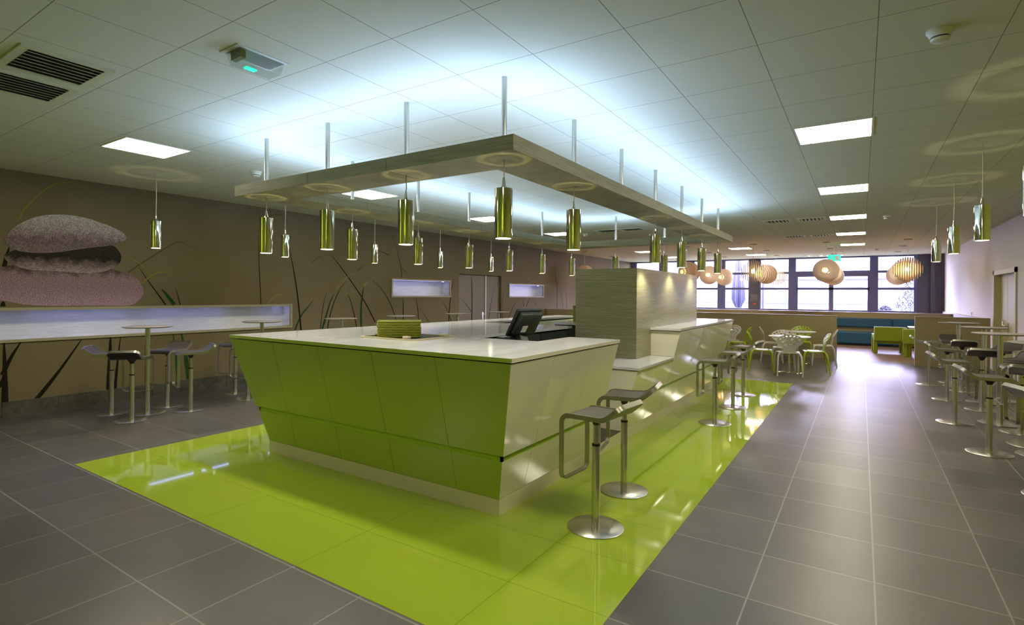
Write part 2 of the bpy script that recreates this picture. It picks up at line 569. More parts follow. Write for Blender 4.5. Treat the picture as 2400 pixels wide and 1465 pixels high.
h.cyl((RW + .035, y0 + .11, 1.07), (RW + .035, y0 + .30, 1.07), .011)
h.tube([(RW + .035, y0 + .30, 1.07), (RW + .035, y0 + .33, 1.09), (RW + .035, y0 + .34, 1.2)], .009)
h.box(RW + .09, RW + .10, y0 + .09, y0 + .15, .86, 1.14)
h.build('handle', 'steel', leaf, world=True)

# switch and socket plates
t = thing('light_switch', 'white switch plate on the wall beside the cream door', 'switch', (RW, 16.52, 1.6))
MB().box(RW - .012, RW, 16.47, 16.56, 1.55, 1.66).build('plate', 'white_plastic', t, world=True, bevel=.003)
MB().box(RW - .018, RW - .012, 16.49, 16.54, 1.57, 1.64).build('rocker', 'white_plastic', t, world=True)
t = thing('wall_socket', 'double black socket plate above the grey panel on the right wall', 'socket', (RW, 19.4, 1.23))
MB().box(RW - .01, RW, 19.28, 19.5, 1.18, 1.29).build('plate', 'white_plastic', t, world=True)
MB().box(RW - .015, RW - .01, 19.38, 19.47, 1.19, 1.28).build('socket_insert', 'black', t, world=True)

# ------------------------------------------------------------------ wall niches
NL = ['long low lit display niche under the pebble picture', 'short lit display niche between grass blades, left of the brown door', 'short lit display niche right of the brown door']
for i, (y0, y1, z0, z1) in enumerate(NICHES):
    t = thing('display_niche', NL[i], 'wall niche', (LW, (y0 + y1) / 2, z0), group='lit niches in the brown wall')
    f = MB()
    k = .034
    f.box(LW - .02, LW + .022, y0 - .005, y1 + .005, z1 - k, z1 + .004).box(LW - .02, LW + .022, y0 - .005, y1 + .005, z0 - .004, z0 + k)
    f.box(LW - .02, LW + .022, y1 - k, y1 + .005, z0 + k, z1 - k).box(LW - .02, LW + .022, y0 - .005, y0 + k, z0 + k, z1 - k)
    f.build('frame', 'frame_wood', t, world=True)
    XB = LW - .26
    f = MB()
    f.box(XB - .02, XB, y0, y1, z0, z1)
    f.box(XB, LW - .02, y0, y1, z0 + .005, z0 + k - .006)
    f.box(XB, LW - .02, y0, y1, z1 - k + .006, z1 - .005)
    f.box(XB, LW - .02, y0 + .005, y0 + k - .006, z0 + k, z1 - k)
    f.box(XB, LW - .02, y1 - k + .006, y1 - .005, z0 + k, z1 - k)
    f.build('lining', 'niche_back', t, world=True)
    segs = [(-.7, .9), (1.2, 2.3), (2.55, 3.85), (4.05, 4.75), (4.88, 5.36), (5.95, 6.02), (6.12, 6.25)] if i == 0 else [(y0 + .15, y1 - .45)]
    for a, c in segs:
        b = MB()
        n = max(2, int((c - a) / .032))
        for q in range(n):
            yy = a + (c - a) * q / n
            b.box(LW - .085, LW - .055, yy, yy + (c - a) / n * .62, z1 - k + .001, z1 - k + .0058)
        b.build('led_strip', 'led_niche', t, world=True)
    MB().cyl((LW - .14, y1 - .16, z1 - k + .006), (LW - .14, y1 - .16, z1 - k - .004), .032, n=16).build('spotlight', 'led_niche', t, world=True)

# ------------------------------------------------------------------ the printed picture on the brown wall
BLADES=[
([(3.904,1.822),(4.002,1.922),(4.116,1.996),(4.207,2.013),(4.299,1.995),(4.373,1.962)],0.022,'y',0),
([(3.709,1.987),(3.859,2.110),(4.013,2.230),(4.191,2.369),(4.309,2.457),(4.417,2.523),(4.527,2.511),(4.682,2.449),(4.827,2.354)],0.018,'o',0),
([(3.720,2.226),(3.865,2.138),(3.977,2.032),(4.104,1.882)],0.014,'y',0),
([(4.249,1.478),(4.131,1.656),(3.990,1.865),(3.859,2.069)],0.022,'d',0),
([(4.383,1.476),(4.275,1.628),(4.189,1.735)],0.06,'g',0),
([(4.474,1.475),(4.436,1.629),(4.394,1.774)],0.016,'d',0),
([(5.915,1.465),(5.881,2.028),(5.861,2.424),(5.848,2.918)],0.018,'d',0),
([(6.054,1.472),(6.145,1.572),(6.274,1.657),(6.340,1.640),(6.378,1.597),(6.408,1.511)],0.016,'y',0),
([(6.042,3.124),(6.133,3.185),(6.225,3.214),(6.357,3.197),(6.473,3.073),(6.591,2.885)],0.012,'o',0),
([(6.784,0.927),(6.737,1.344),(6.672,1.804),(6.592,2.212),(6.504,2.570)],0.036,'d',0),
([(6.645,0.934),(6.764,1.190),(6.931,1.387),(7.076,1.542)],0.036,'g',0),
([(7.248,0.935),(7.302,1.332),(7.357,1.573),(7.413,1.718)],0.018,'d',0),
([(7.295,0.932),(7.398,1.217),(7.493,1.491),(7.590,1.670)],0.05,'g',0),
([(7.679,1.786),(7.749,1.886),(7.912,2.023),(8.079,2.112),(8.251,2.161)],0.022,'y',0),
([(7.430,0.925),(7.495,1.215),(7.611,1.523),(7.770,1.803),(7.933,1.956)],0.026,'d',0),
([(8.218,0.929),(8.129,1.264),(8.020,1.571),(7.946,1.672)],0.026,'d',0),
([(7.957,1.655),(7.893,1.730),(7.841,1.779)],0.018,'y',0),
([(8.349,0.922),(8.345,1.397),(8.397,1.743),(8.430,1.847)],0.055,'g',0),
([(8.419,1.812),(8.463,1.900),(8.508,1.936),(8.587,1.972)],0.04,'y',0),
([(8.768,1.018),(8.455,1.482),(8.124,1.876),(7.807,2.219),(7.604,2.423),(7.485,2.514)],0.03,'d',0),
([(7.033,2.327),(7.180,2.430),(7.368,2.498),(7.583,2.520)],0.012,'o',0),
([(9.439,1.047),(9.259,1.420),(8.987,1.766),(8.678,1.992)],0.024,'d',0),
([(8.517,2.110),(8.427,2.185),(8.337,2.294)],0.012,'o',0),
([(8.229,2.186),(8.359,2.295),(8.583,2.376)],0.016,'o',0),
([(9.186,2.611),(9.002,2.668),(8.835,2.701)],0.014,'d',0),
([(9.685,1.038),(9.681,1.377),(9.679,1.585)],0.036,'d',0),
([(9.635,2.082),(9.594,2.353),(9.501,2.628),(9.448,2.810)],0.02,'d',0),
([(9.448,2.810),(9.293,3.074),(9.168,3.208)],0.012,'o',0),
([(10.243,1.018),(10.183,1.409),(10.125,1.584)],0.026,'d',0),
([(10.171,1.215),(10.099,1.391),(9.988,1.555)],0.016,'y',0),
([(10.633,0.924),(10.529,1.067),(10.383,1.200)],0.016,'d',0),
([(11.446,0.922),(11.466,1.246),(11.542,1.771),(11.670,2.153)],0.04,'d',0),
([(11.657,2.111),(11.686,2.196),(11.708,2.303)],0.02,'y',0),
([(11.551,0.929),(11.385,1.227),(11.143,1.531)],0.024,'d',0),
([(9.633,2.317),(9.766,2.219),(9.874,2.089)],0.012,'d',0),
([(9.349,2.544),(9.451,2.495),(9.554,2.407)],0.012,'o',0),
([(12.577,0.914),(12.587,1.521),(12.565,2.019),(12.537,2.237)],0.045,'d',1),
([(12.558,1.163),(12.379,1.325),(12.124,1.524)],0.02,'d',1),
([(13.431,0.914),(13.551,1.412),(13.702,1.864)],0.024,'d',1),
([(14.069,0.915),(14.100,1.515),(14.153,1.859)],0.02,'d',0),
([(14.438,0.902),(14.694,1.269),(15.020,1.573)],0.024,'d',0),
([(15.364,1.281),(15.340,1.395),(15.296,1.532)],0.03,'d',0),
([(15.516,1.278),(15.668,1.461),(15.800,1.572)],0.03,'d',0),
([(16.170,1.292),(16.052,1.435),(15.936,1.562)],0.02,'d',0),
([(15.549,2.083),(15.439,2.161),(15.308,2.214)],0.02,'o',0),
([(15.571,2.084),(15.837,2.206),(16.157,2.262)],0.02,'o',0),
([(17.727,1.169),(17.717,1.902),(17.588,2.404),(17.504,2.802)],0.035,'d',0),
([(18.199,1.160),(18.082,1.624),(17.968,1.957)],0.025,'d',0),
([(18.507,1.154),(18.471,1.625),(18.450,1.911)],0.025,'d',0),
([(2.289,0.145),(2.287,0.525),(2.277,1.003)],0.075,'d',0),
([(2.262,0.573),(2.352,0.806),(2.450,1.001)],0.05,'d',0),
([(2.229,0.412),(2.262,0.498),(2.290,0.630)],0.04,'d',0),
([(2.579,0.142),(2.751,0.386),(2.916,0.640),(3.121,0.984)],0.055,'d',0),
([(3.472,0.166),(3.477,0.580),(3.482,1.003)],0.085,'d',0),
([(3.546,0.164),(3.573,0.570),(3.616,0.998)],0.04,'d',0),
([(4.458,0.156),(4.420,0.537),(4.365,0.991)],0.05,'g',0),
([(4.630,0.154),(4.563,0.618),(4.498,0.991)],0.08,'g',0),
([(4.142,0.971),(4.125,0.916),(4.109,0.825)],0.01,'o',0),
([(2.264,1.481),(2.264,1.523),(2.264,1.552)],0.055,'d',0),
([(2.273,2.010),(2.295,2.143),(2.321,2.271)],0.05,'d',0),
([(2.418,2.647),(2.468,2.787),(2.572,2.951),(2.720,3.133),(2.853,3.226),(2.989,3.260),(3.106,3.235),(3.263,3.152),(3.407,3.048)],0.016,'y',0)]
PEBBLES=[
[(2.274,2.379),(2.304,2.448),(2.388,2.563),(2.531,2.674),(2.658,2.737),(2.810,2.771),(2.992,2.787),(3.168,2.765),(3.327,2.726),(3.492,2.670),(3.609,2.614),(3.676,2.552),(3.676,2.498),(3.610,2.446),(3.481,2.390),(3.268,2.344),(3.029,2.290),(2.858,2.246),(2.671,2.219),(2.513,2.218),(2.400,2.237),(2.319,2.291),(2.280,2.340)],
[(2.271,2.142),(2.290,2.183),(2.360,2.230),(2.430,2.246),(2.639,2.247),(2.858,2.274),(3.088,2.330),(3.329,2.386),(3.493,2.391),(3.571,2.329),(3.614,2.241),(3.605,2.149),(3.547,2.078),(3.407,1.996),(3.209,1.959),(3.031,1.960),(2.749,1.977),(2.535,1.982),(2.401,2.023),(2.310,2.078)],
[(1.997,1.768),(2.089,1.886),(2.194,1.968),(2.262,2.007),(2.341,2.033),(2.401,2.036),(2.640,2.014),(3.031,1.989),(3.331,2.008),(3.483,2.029),(3.639,1.983),(3.829,1.896),(3.913,1.757),(3.924,1.663),(3.858,1.554),(3.722,1.477),(3.334,1.480),(2.862,1.482),(2.590,1.493),(2.434,1.515),(2.333,1.542),(2.138,1.589),(2.016,1.666)]]

mural = thing('wall_mural', 'photo print of stacked pebbles and tall bent grass on the brown wall', 'mural', (LW, 6.0, 1.5))
for pts, nm in zip(PEBBLES, ('pebble_c', 'pebble_b', 'pebble_a')[::-1]):
    dx = {'pebble_a': .007, 'pebble_b': .005, 'pebble_c': .003}[nm]
    # smooth closed outline
    P = [Vector((p[0], p[1])) for p in pts]
    n = len(P)
    out = []
    for i in range(n):
        a, b, c, e = P[i - 1], P[i], P[(i + 1) % n], P[(i + 2) % n]
        for k in range(4):
            q = k / 4
            out.append(.5 * ((2 * b) + (c - a) * q + (2 * a - 5 * b + 4 * c - e) * q * q + (3 * b - a - 3 * c + e) * q ** 3))
    k = len(out)
    b = MB()
    b.add([(LW + dx, p.x, p.y) for p in out] + [(LW + .0005, p.x, p.y) for p in out],
          [tuple(range(k))] + [(i, k + i, k + (i + 1) % k, (i + 1) % k) for i in range(k)])
    b.build('pebble', nm, mural, world=True)
for pts, wd, colr, on_door in BLADES:
    X = LW + .0022 + random.random() * .0006 if not on_door else LW - .0675
    P = [Vector((p[0], p[1])) for p in pts]
    out = []
    for i in range(len(P) - 1):
        a, b, c = P[max(i - 1, 0)], P[i], P[i + 1]
        e = P[min(i + 2, len(P) - 1)]
        for k in range(6):
            q = k / 6
            out.append(.5 * ((2 * b) + (c - a) * q + (2 * a - 5 * b + 4 * c - e) * q * q + (3 * b - a - 3 * c + e) * q ** 3))
    out.append(P[-1])
    b = MB()
    n = len(out)
    for i, p in enumerate(out):
        d_ = (out[min(i + 1, n - 1)] - out[max(i - 1, 0)]).normalized()
        nn = Vector((-d_.y, d_.x))
        s_ = i / (n - 1)
        ww = wd * .5 * (1 - .80 * s_ ** 1.6)
        b.v += [Vector((X, p.x + nn.x * ww, p.y + nn.y * ww)), Vector((X, p.x - nn.x * ww, p.y - nn.y * ww))]
    b.f = [(2 * i, 2 * i + 1, 2 * i + 3, 2 * i + 2) for i in range(n - 1)]
    b.build('grass_blade', 'blade_' + colr, mural, world=True)

# ------------------------------------------------------------------ ceiling fittings
LIGHTS = [(-.55, .07, y, 'right-hand row') for y in (-.86, 2.46, 5.83, 9.19, 12.57, 15.98, 19.40)] + \
         [(-7.08, -6.46, y, 'left-hand row') for y in (-.85, 2.49, 5.77, 9.10, 12.38, 15.8, 19.2, 22.5)] + \
         [(-3.80, -3.16, y, 'middle row by the round lamps') for y in (19.3, 22.6)]
cnt = {}
for x0, x1, y0, row in LIGHTS:  # first panel of both side rows is unseen, added to lift the fill
    k = cnt.get(row, 0)
    cnt[row] = k + 1
    y1 = y0 + .63
    t = thing('ceiling_light', ('added fill light panel in line with the %s, out of view above the camera' % row if k == 0 else '%s square light panel of the ceiling\'s %s, counted from the camera' % (ORD[k - 1], row)) if row[0] != 'm' else '%s square light panel of the ceiling\'s %s' % (('nearer', 'farther')[k], row), 'ceiling light', ((x0 + x1) / 2, (y0 + y1) / 2, CEIL), group='square ceiling light panels')
    f = MB()
    g = .018
    f.box(x0 - g, x1 + g, y0 - g, y0, CEIL - .006, CEIL).box(x0 - g, x1 + g, y1, y1 + g, CEIL - .006, CEIL)
    f.box(x0 - g, x0, y0, y1, CEIL - .006, CEIL).box(x1, x1 + g, y0, y1, CEIL - .006, CEIL)
    f.build('frame', 'white_plastic', t, world=True)
    MB().box(x0, x1, y0, y1, CEIL - .004, CEIL - .001).build('diffuser', 'led_panel', t, world=True)

def vent(x0, x1, y0, y1, label, group, slats=7):
    t = thing('ceiling_vent', label, 'air vent', ((x0 + x1) / 2, (y0 + y1) / 2, CEIL), group=group)
    z = CEIL
    g = .05
    f = MB()
    f.box(x0, x1, y0, y0 + g, z - .012, z).box(x0, x1, y1 - g, y1, z - .012, z)
    f.box(x0, x0 + g, y0 + g, y1 - g, z - .012, z).box(x1 - g, x1, y0 + g, y1 - g, z - .012, z)
    f.build('frame', 'vent_white', t, world=True)
    MB().box(x0 + g, x1 - g, y0 + g, y1 - g, z - .003, z - .001).build('dark_backing', 'vent_dark', t, world=True)
    n = slats
    for i in range(n):
        xa = x0 + g + (x1 - x0 - 2 * g) * (i + .35) / n
        MB().hexa([(xa + .022, y0 + g, z - .020), (xa + .032, y0 + g, z - .020), (xa + .032, y1 - g, z - .020), (xa + .022, y1 - g, z - .020)],
                  [(xa - .012, y0 + g, z - .003), (xa - .007, y0 + g, z - .003), (xa - .007, y1 - g, z - .003), (xa - .012, y1 - g, z - .003)]).build('slat', 'vent_white', t, world=True)
vent(-5.19, -4.60, 1.17, 1.70, 'ceiling air vent at top left, nearer to the ring', 'pair of vents at top left')
vent(-5.86, -5.27, 1.17, 1.70, 'ceiling air vent at top left, nearer to the brown wall', 'pair of vents at top left')
for nm, y0 in (('nearer', 12.6), ('farther', 16.05)):
    vent(-1.81, -1.27, y0, y0 + .5, 'left vent of the %s pair beside the right-hand light panels' % nm, 'vents beside the light panels', 6)
    vent(-1.15, -.63, y0, y0 + .5, 'right vent of the %s pair beside the right-hand light panels' % nm, 'vents beside the light panels', 6)
vent(-5.65, -5.08, 12.4, 12.9, 'left of the two vents seen through the ring opening', 'vents seen through the ring', 6)
vent(-5.0, -4.44, 12.4, 12.9, 'right of the two vents seen through the ring opening', 'vents seen through the ring', 6)

SM = [((.39, 4.13), 'large round smoke detector on the ceiling at top right'), ((-6.80, 4.13), 'round smoke detector left of the ring front'),
      ((.41, 13.0), 'round smoke detector right of the third light panel'), ((.42, 21.65), 'small round smoke detector near the windows'),
      ((-6.15, 12.98), 'round smoke detector seen behind the ring pendants')]
for (x, y), lab in SM:
    t = thing('smoke_detector', lab, 'smoke detector', (x, y, CEIL), group='smoke detectors')
    MB().lathe([(.001, 0), (.070, 0), (.070, -.012), (.062, -.018), (.052, -.046), (.001, -.046)], n=28).build('base', 'white_plastic', t)
    MB().lathe([(.045, -.046), (.045, -.054), (.001, -.054)], n=24).build('dark_slot', 'black', t)
    MB().lathe([(.050, -.054), (.044, -.068), (.020, -.074), (.001, -.075)], n=24).lathe([(.001, -.0545), (.050, -.0545)], n=24).build('cap', 'white_plastic', t)

# emergency luminaire
t = thing('emergency_light', 'clear emergency light box with a green glow on the ceiling at upper left', 'emergency light', (-3.51, 2.12, CEIL))
MB().box(-3.625, -3.40, 1.935, 2.30, CEIL - .006, CEIL).build('mounting_plate', 'white_plastic', t, world=True)
MB().hexa([(-3.585, 1.985, CEIL - .085), (-3.445, 1.985, CEIL - .085), (-3.445, 2.27, CEIL - .085), (-3.585, 2.27, CEIL - .085)],
          [(-3.605, 1.965, CEIL - .006), (-3.425, 1.965, CEIL - .006), (-3.425, 2.285, CEIL - .006), (-3.605, 2.285, CEIL - .006)]).build('clear_cover', 'clear', t, world=True)
MB().box(-3.575, -3.455, 1.985, 2.02, CEIL - .055, CEIL - .0065).build('battery_block', mat('olive_block', (.16, .15, .03), .5), t, world=True)
MB().box(-3.57, -3.53, 2.07, 2.145, CEIL - .080, CEIL - .070).build('green_lamp', 'green_led', t, world=True)
# exit sign and track of small spots by the windows
t = thing('exit_sign', 'green exit sign with a running figure hanging by the far windows', 'exit sign', (-.72, 19.6, CEIL))
MB().box(-.735, -.705, 19.6, 19.61, CEIL - .32, CEIL).build('hanger', 'steel', t, world=True)
MB().box(-.90, -.55, 19.58, 19.63, 2.80, 2.99).build('panel', mat('green_sign', (.01, .45, .30), .4, emit=(.0, .8, .5), strength=.6), t, world=True)
b = MB()
b.cyl((-.80, 19.575, 2.945), (-.80, 19.58, 2.945), .016, n=12)
b.hexa([(-.82, 19.575, 2.88), (-.79, 19.575, 2.88), (-.79, 19.58, 2.88), (-.82, 19.58, 2.88)], [(-.80, 19.575, 2.93), (-.77, 19.575, 2.93), (-.77, 19.58, 2.93), (-.80, 19.58, 2.93)])
b.hexa([(-.86, 19.575, 2.83), (-.84, 19.575, 2.83), (-.84, 19.58, 2.83), (-.86, 19.58, 2.83)], [(-.81, 19.575, 2.89), (-.79, 19.575, 2.89), (-.79, 19.58, 2.89), (-.81, 19.58, 2.89)])
b.hexa([(-.77, 19.575, 2.83), (-.75, 19.575, 2.83), (-.75, 19.58, 2.83), (-.77, 19.58, 2.83)], [(-.81, 19.575, 2.89), (-.79, 19.575, 2.89), (-.79, 19.58, 2.89), (-.81, 19.58, 2.89)])
b.box(-.70, -.59, 19.575, 19.58, 2.83, 2.96)
b.build('symbol', 'paper', t, world=True)
for k, x in enumerate((-1.76, -1.34, -1.12, -.66)):
    t = thing('ceiling_spot', '%s small bright spot on the ceiling edge above the middle window, from left' % ORD[k], 'ceiling spot', (x, 24.45, CEIL), group='small spots above the middle window')
    MB().lathe([(.001, 0), (.06, 0), (.06, -.012), (.045, -.012)], n=20).build('rim', 'steel', t)
    MB().lathe([(.001, -.011), (.044, -.011)], n=20).build('lens', 'led_panel', t)

# ------------------------------------------------------------------ suspended ring with its rods and LED strips
RX0, RX1, RY0, RY1, RZ0, RZ1, RWD = -5.49, -2.02, 3.10, 10.64, 2.692, 2.80, .44
ring = thing('suspended_ring', 'rectangular wood-grained light ring hung on steel rods above the counter', 'suspended ceiling ring', ((RX0 + RX1) / 2, (RY0 + RY1) / 2, RZ0))
g = .003
for a, b_ in ((RX0, -4.28), (-4.28, -3.26), (-3.26, RX1)):
    MB().box(a + (g if a != RX0 else 0), b_ - (g if b_ != RX1 else 0), RY0, RY0 + RWD, RZ0, RZ1).build('ring_panel', 'ring_wood', ring, world=True)
    MB().box(a + (g if a != RX0 else 0), b_ - (g if b_ != RX1 else 0), RY1 - RWD, RY1, RZ0, RZ1).build('ring_panel', 'ring_wood', ring, world=True)
for x0, x1 in ((RX0, RX0 + RWD), (RX1 - RWD, RX1)):
    ys = [RY0 + RWD, 4.5, 6.85, 9.2, RY1 - RWD]
    for a, b_ in zip(ys, ys[1:]):
        MB().box(x0, x1, a + (g if a != ys[0] else 0), b_ - (g if b_ != ys[-1] else 0), RZ0, RZ1).build('ring_panel', 'ring_wood', ring, world=True)
RODS = [(-5.26, 3.31), (-4.27, 3.31), (-3.24, 3.31), (-2.24, 3.31)] + \
       [(-2.24, y) for y in (4.47, 5.64, 6.81, 8.03, 9.22, 10.42)] + [(-5.26, y) for y in (4.45, 5.62, 6.79, 7.96, 9.13, 10.42)] + [(-4.25, 10.42), (-3.24, 10.42)]
for x, y in RODS:
    MB().cyl((x, y, RZ1), (x, y, CEIL), .021, n=16).build('hanging_rod', 'steel', ring, world=True)
for x0, x1, y0, y1 in ((RX0 + .1, RX1 - .1, RY0 + .05, RY0 + .08), (RX0 + .1, RX1 - .1, RY1 - .08, RY1 - .05), (RX0 + .05, RX0 + .08, RY0 + .12, RY1 - .12), (RX1 - .08, RX1 - .05, RY0 + .12, RY1 - .12)):
    MB().box(x0, x1, y0, y1, RZ1, RZ1 + .016).build('led_strip', 'led_ring', ring, world=True)

# ------------------------------------------------------------------ chrome cylinder pendants
def make_pendant(label, group, drop):
    t = thing('pendant_lamp', label, 'pendant lamp', (0, 0, 0), 0, group)
    H = .37
    zt = -drop
    MB().tube([(0, 0, 0), (.004, 0, zt * .5), (0, 0, zt + .06)], .0045, 8).build('cord', 'cord', t)
    MB().lathe([(.006, zt + .085), (.011, zt + .06), (.013, zt + .03), (.022, zt + .006), (.046, zt - .004), (.046, zt - .010), (.001, zt - .010)], n=20).build('cap', 'chrome', t)
    MB().lathe([(.063, zt - .012), (.063, zt), (.0675, zt), (.0675, zt - H), (.063, zt - H), (.063, zt - .012)], n=48).build('shade', 'chrome', t)
    sh = t.children[-1] if False else [c for c in t.children if c.name.startswith('shade')][0]
    MB().lathe([(.001, zt - H + .012), (.040, zt - H + .012), (.058, zt - H + .03)], n=24).build('lamp', 'lamp_glow', sh)
    ld = bpy.data.lights.new('pendant_spot', 'SPOT')
    ld.energy = SPOT_WATT
    ld.color = (1, .92, .70)
    ld.spot_size = math.radians(125)
    ld.spot_blend = .7
    ld.shadow_soft_size = .04
    o = bpy.data.objects.new('pendant_spot', ld)
    COL.objects.link(o)
    o.parent = t
    o.location = (0, 0, zt - H - .012)
    ld = bpy.data.lights.new('pendant_leak', 'SPOT')
    ld.energy = HALO_WATT
    ld.color = (1, .88, .45)
    ld.spot_size = math.radians(100)
    ld.spot_blend = .2
    ld.shadow_soft_size = .012
    o = bpy.data.objects.new('pendant_leak', ld)
    COL.objects.link(o)
    o.parent = t
    o.location = (0, 0, zt - .10)
    o.rotation_euler = (PI, 0, 0)
    return t
pr = make_pendant('', 'chrome pendants under the suspended ring', RZ0 - 2.475)
RP = [(-2.24, 3.31, 'largest chrome pendant, under the front corner of the ring nearest the camera')]
RP += [(x, 3.31, '%s chrome pendant along the ring\'s front side, left of its near corner' % ORD[k]) for k, x in enumerate((-3.24, -4.27))]
RP += [(-5.26, 3.31, 'chrome pendant under the front left corner of the ring')]
RP += [(-2.24, y, '%s chrome pendant along the ring\'s right side, behind its near corner' % ORD[k]) for k, y in enumerate((4.47, 6.81, 8.03, 9.22))]
RP += [(-2.24, 10.42, 'chrome pendant under the far right corner of the ring')]
RP += [(-5.26, y, '%s chrome pendant along the ring\'s left side, behind its front left corner' % ORD[k]) for k, y in enumerate((4.45, 5.62, 6.79, 7.96, 9.13))]
RP += [(-5.26, 10.42, 'chrome pendant under the far left corner of the ring')]
RP += [(-4.25, 10.42, 'left chrome pendant on the ring\'s far side, just above the laminate block'), (-3.24, 10.42, 'right chrome pendant on the ring\'s far side, beside the laminate block top')]
for i, (x, y, lab) in enumerate(RP):
    if i == 0:
        pr.location = (x, y, RZ0)
        pr['label'] = lab
    else:
        dup(pr, (x, y, RZ0), 0, lab)
pc = make_pendant('', 'chrome pendants over the bar tables', CEIL - 2.66)
CP = [(-8.13, y, '%s chrome pendant over the bar tables by the brown wall, from left' % ORD[k]) for k, y in enumerate((3.49, 5.46, 7.44, 9.42, 11.44))]
CP += [(1.06, y, '%s chrome pendant over the bar tables at right, counted from the camera' % ORD[k]) for k, y in enumerate((5.37, 7.43, 9.50, 11.56))]
for i, (x, y, lab) in enumerate(CP):
    if i == 0:
        pc.location = (x, y, CEIL)
        pc['label'] = lab
    else:
        dup(pc, (x, y, CEIL), 0, lab)

# ------------------------------------------------------------------ the service counter
BX0, BX1, BY0 = -5.25, -2.295, 3.36
def off(z):
    if z <= .13:
        return .0
    return .010 + (z - .13) * .206 if z < .47 else .10 + (z - .495) * .2533
FY = lambda z: BY0 - off(z)
RXF = lambda z: BX1 + off(z)
LXF = lambda z: BX0 - off(z)
TH = .016
G = .0022
def pan_front(b, xa, xb, z0, z1, la=False, lb=False):
    def row(z):
        x0 = LXF(z) if la else xa + G
        x1 = RXF(z) if lb else xb - G
        return [(x0, FY(z), z), (x1, FY(z), z), (x1 - (TH if lb else 0), FY(z) + TH, z), (x0 + (TH if la else 0), FY(z) + TH, z)]
    return b.hexa(row(z0), row(z1))
def pan_right(b, ya, yb, z0, z1, la=False):
    def row(z):
        y0 = FY(z) if la else ya + G
        return [(RXF(z) - TH, y0 + (TH if la else 0), z), (RXF(z), y0, z), (RXF(z), yb - G, z), (RXF(z) - TH, yb - G, z)]
    return b.hexa(row(z0), row(z1))
def pan_left(b, ya, yb, z0, z1, la=False):
    def row(z):
        y0 = FY(z) if la else ya + G
        return [(LXF(z), y0, z), (LXF(z) + TH, y0 + (TH if la else 0), z), (LXF(z) + TH, yb - G, z), (LXF(z), yb - G, z)]
    return b.hexa(row(z0), row(z1))
ZP, ZL, ZU, ZT = .128, .445, .495, 1.207

ctr = thing('service_counter', 'service counter with outward sloping panels, front tinted for lime bounce and cream side, nearest the camera', 'counter', (-3.77, BY0, 0))
MB().box(BX0, BX1, BY0, BY0 + .02, 0, .125).box(BX1 - .02, BX1, BY0 + .02, 5.84, 0, .125).box(BX0, BX0 + .02, BY0 + .02, 10.2, 0, .125).build('plinth', 'cream_plinth', ctr, world=True)
xs = [BX0, -4.785, -4.10, -3.405, -2.71, BX1]
for i in range(5):
    pan_front(MB(), xs[i], xs[i + 1], ZP, ZL, i == 0, i == 4).build('lower_panel', 'lime_bounce_lacquer', ctr, world=True)['label'] = 'front panel tinted for lime bounce, below the groove'
    pan_front(MB(), xs[i], xs[i + 1], ZU, ZT, i == 0, i == 4).build('upper_panel', 'lime_bounce_lacquer', ctr, world=True)['label'] = 'front panel tinted for lime bounce, above the groove'
ys = [BY0, 3.71, 4.40, 5.03]
for i in range(3):
    pan_right(MB(), ys[i], ys[i + 1], ZP, ZL, i == 0).build('lower_panel', 'cream_lacquer', ctr, world=True)['label'] = 'cream side panel below the groove'
    pan_right(MB(), ys[i], ys[i + 1], ZU, ZT, i == 0).build('upper_panel', 'cream_lacquer', ctr, world=True)['label'] = 'cream side panel above the groove'
ys = [BY0, 4.05, 4.75, 5.45, 6.15, 6.85, 7.55, 8.25, 8.95, 9.65, 10.2]
for i in range(len(ys) - 1):
    pan_left(MB(), ys[i], ys[i + 1], ZP, ZL, i == 0).build('lower_panel', 'lime_bounce_lacquer', ctr, world=True)
    pan_left(MB(), ys[i], ys[i + 1], ZU, ZT, i == 0).build('upper_panel', 'lime_bounce_lacquer', ctr, world=True)
# dark carcass behind the seams, following the slope
def carcass(b, x0f, x1f, y0f, y1, zs, sx0, sx1, sy):
    for z0, z1 in zip(zs, zs[1:]):
        def row(z):
            return [(x0f - sx0 * off(z), y0f - sy * off(z), z), (x1f + sx1 * off(z), y0f - sy * off(z), z), (x1f + sx1 * off(z), y1, z), (x0f - sx0 * off(z), y1, z)]
        b.hexa(row(z0), row(z1))
    return b
k = TH + .002
carcass(MB(), BX0 + k, BX1 - k, BY0 + k, 4.36, [.125, .44, 1.2], 1, 1, 1).build('carcass', 'black_gap', ctr, world=True)
carcass(MB(), -2.56, BX1 - k, 4.36, 5.03, [.125, .44, 1.2], 0, 1, 0).build('carcass', 'black_gap', ctr, world=True)
carcass(MB(), BX0 + k, -3.46, 4.36, 6.78, [.125, .44, 1.2], 1, 0, 0).build('carcass', 'black_gap', ctr, world=True)
carcass(MB(), BX0 + k, -5.02, 6.78, 10.2, [.125, .44, 1.2], 1, 0, 0).build('carcass', 'black_gap', ctr, world=True)
gz = .002
b = MB()
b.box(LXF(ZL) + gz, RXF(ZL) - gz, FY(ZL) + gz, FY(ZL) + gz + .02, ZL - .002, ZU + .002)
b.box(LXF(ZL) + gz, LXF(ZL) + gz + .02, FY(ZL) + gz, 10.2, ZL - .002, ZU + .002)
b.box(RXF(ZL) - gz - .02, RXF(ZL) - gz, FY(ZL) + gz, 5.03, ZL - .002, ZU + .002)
b.build('groove_strip', 'lime_groove', ctr, world=True)
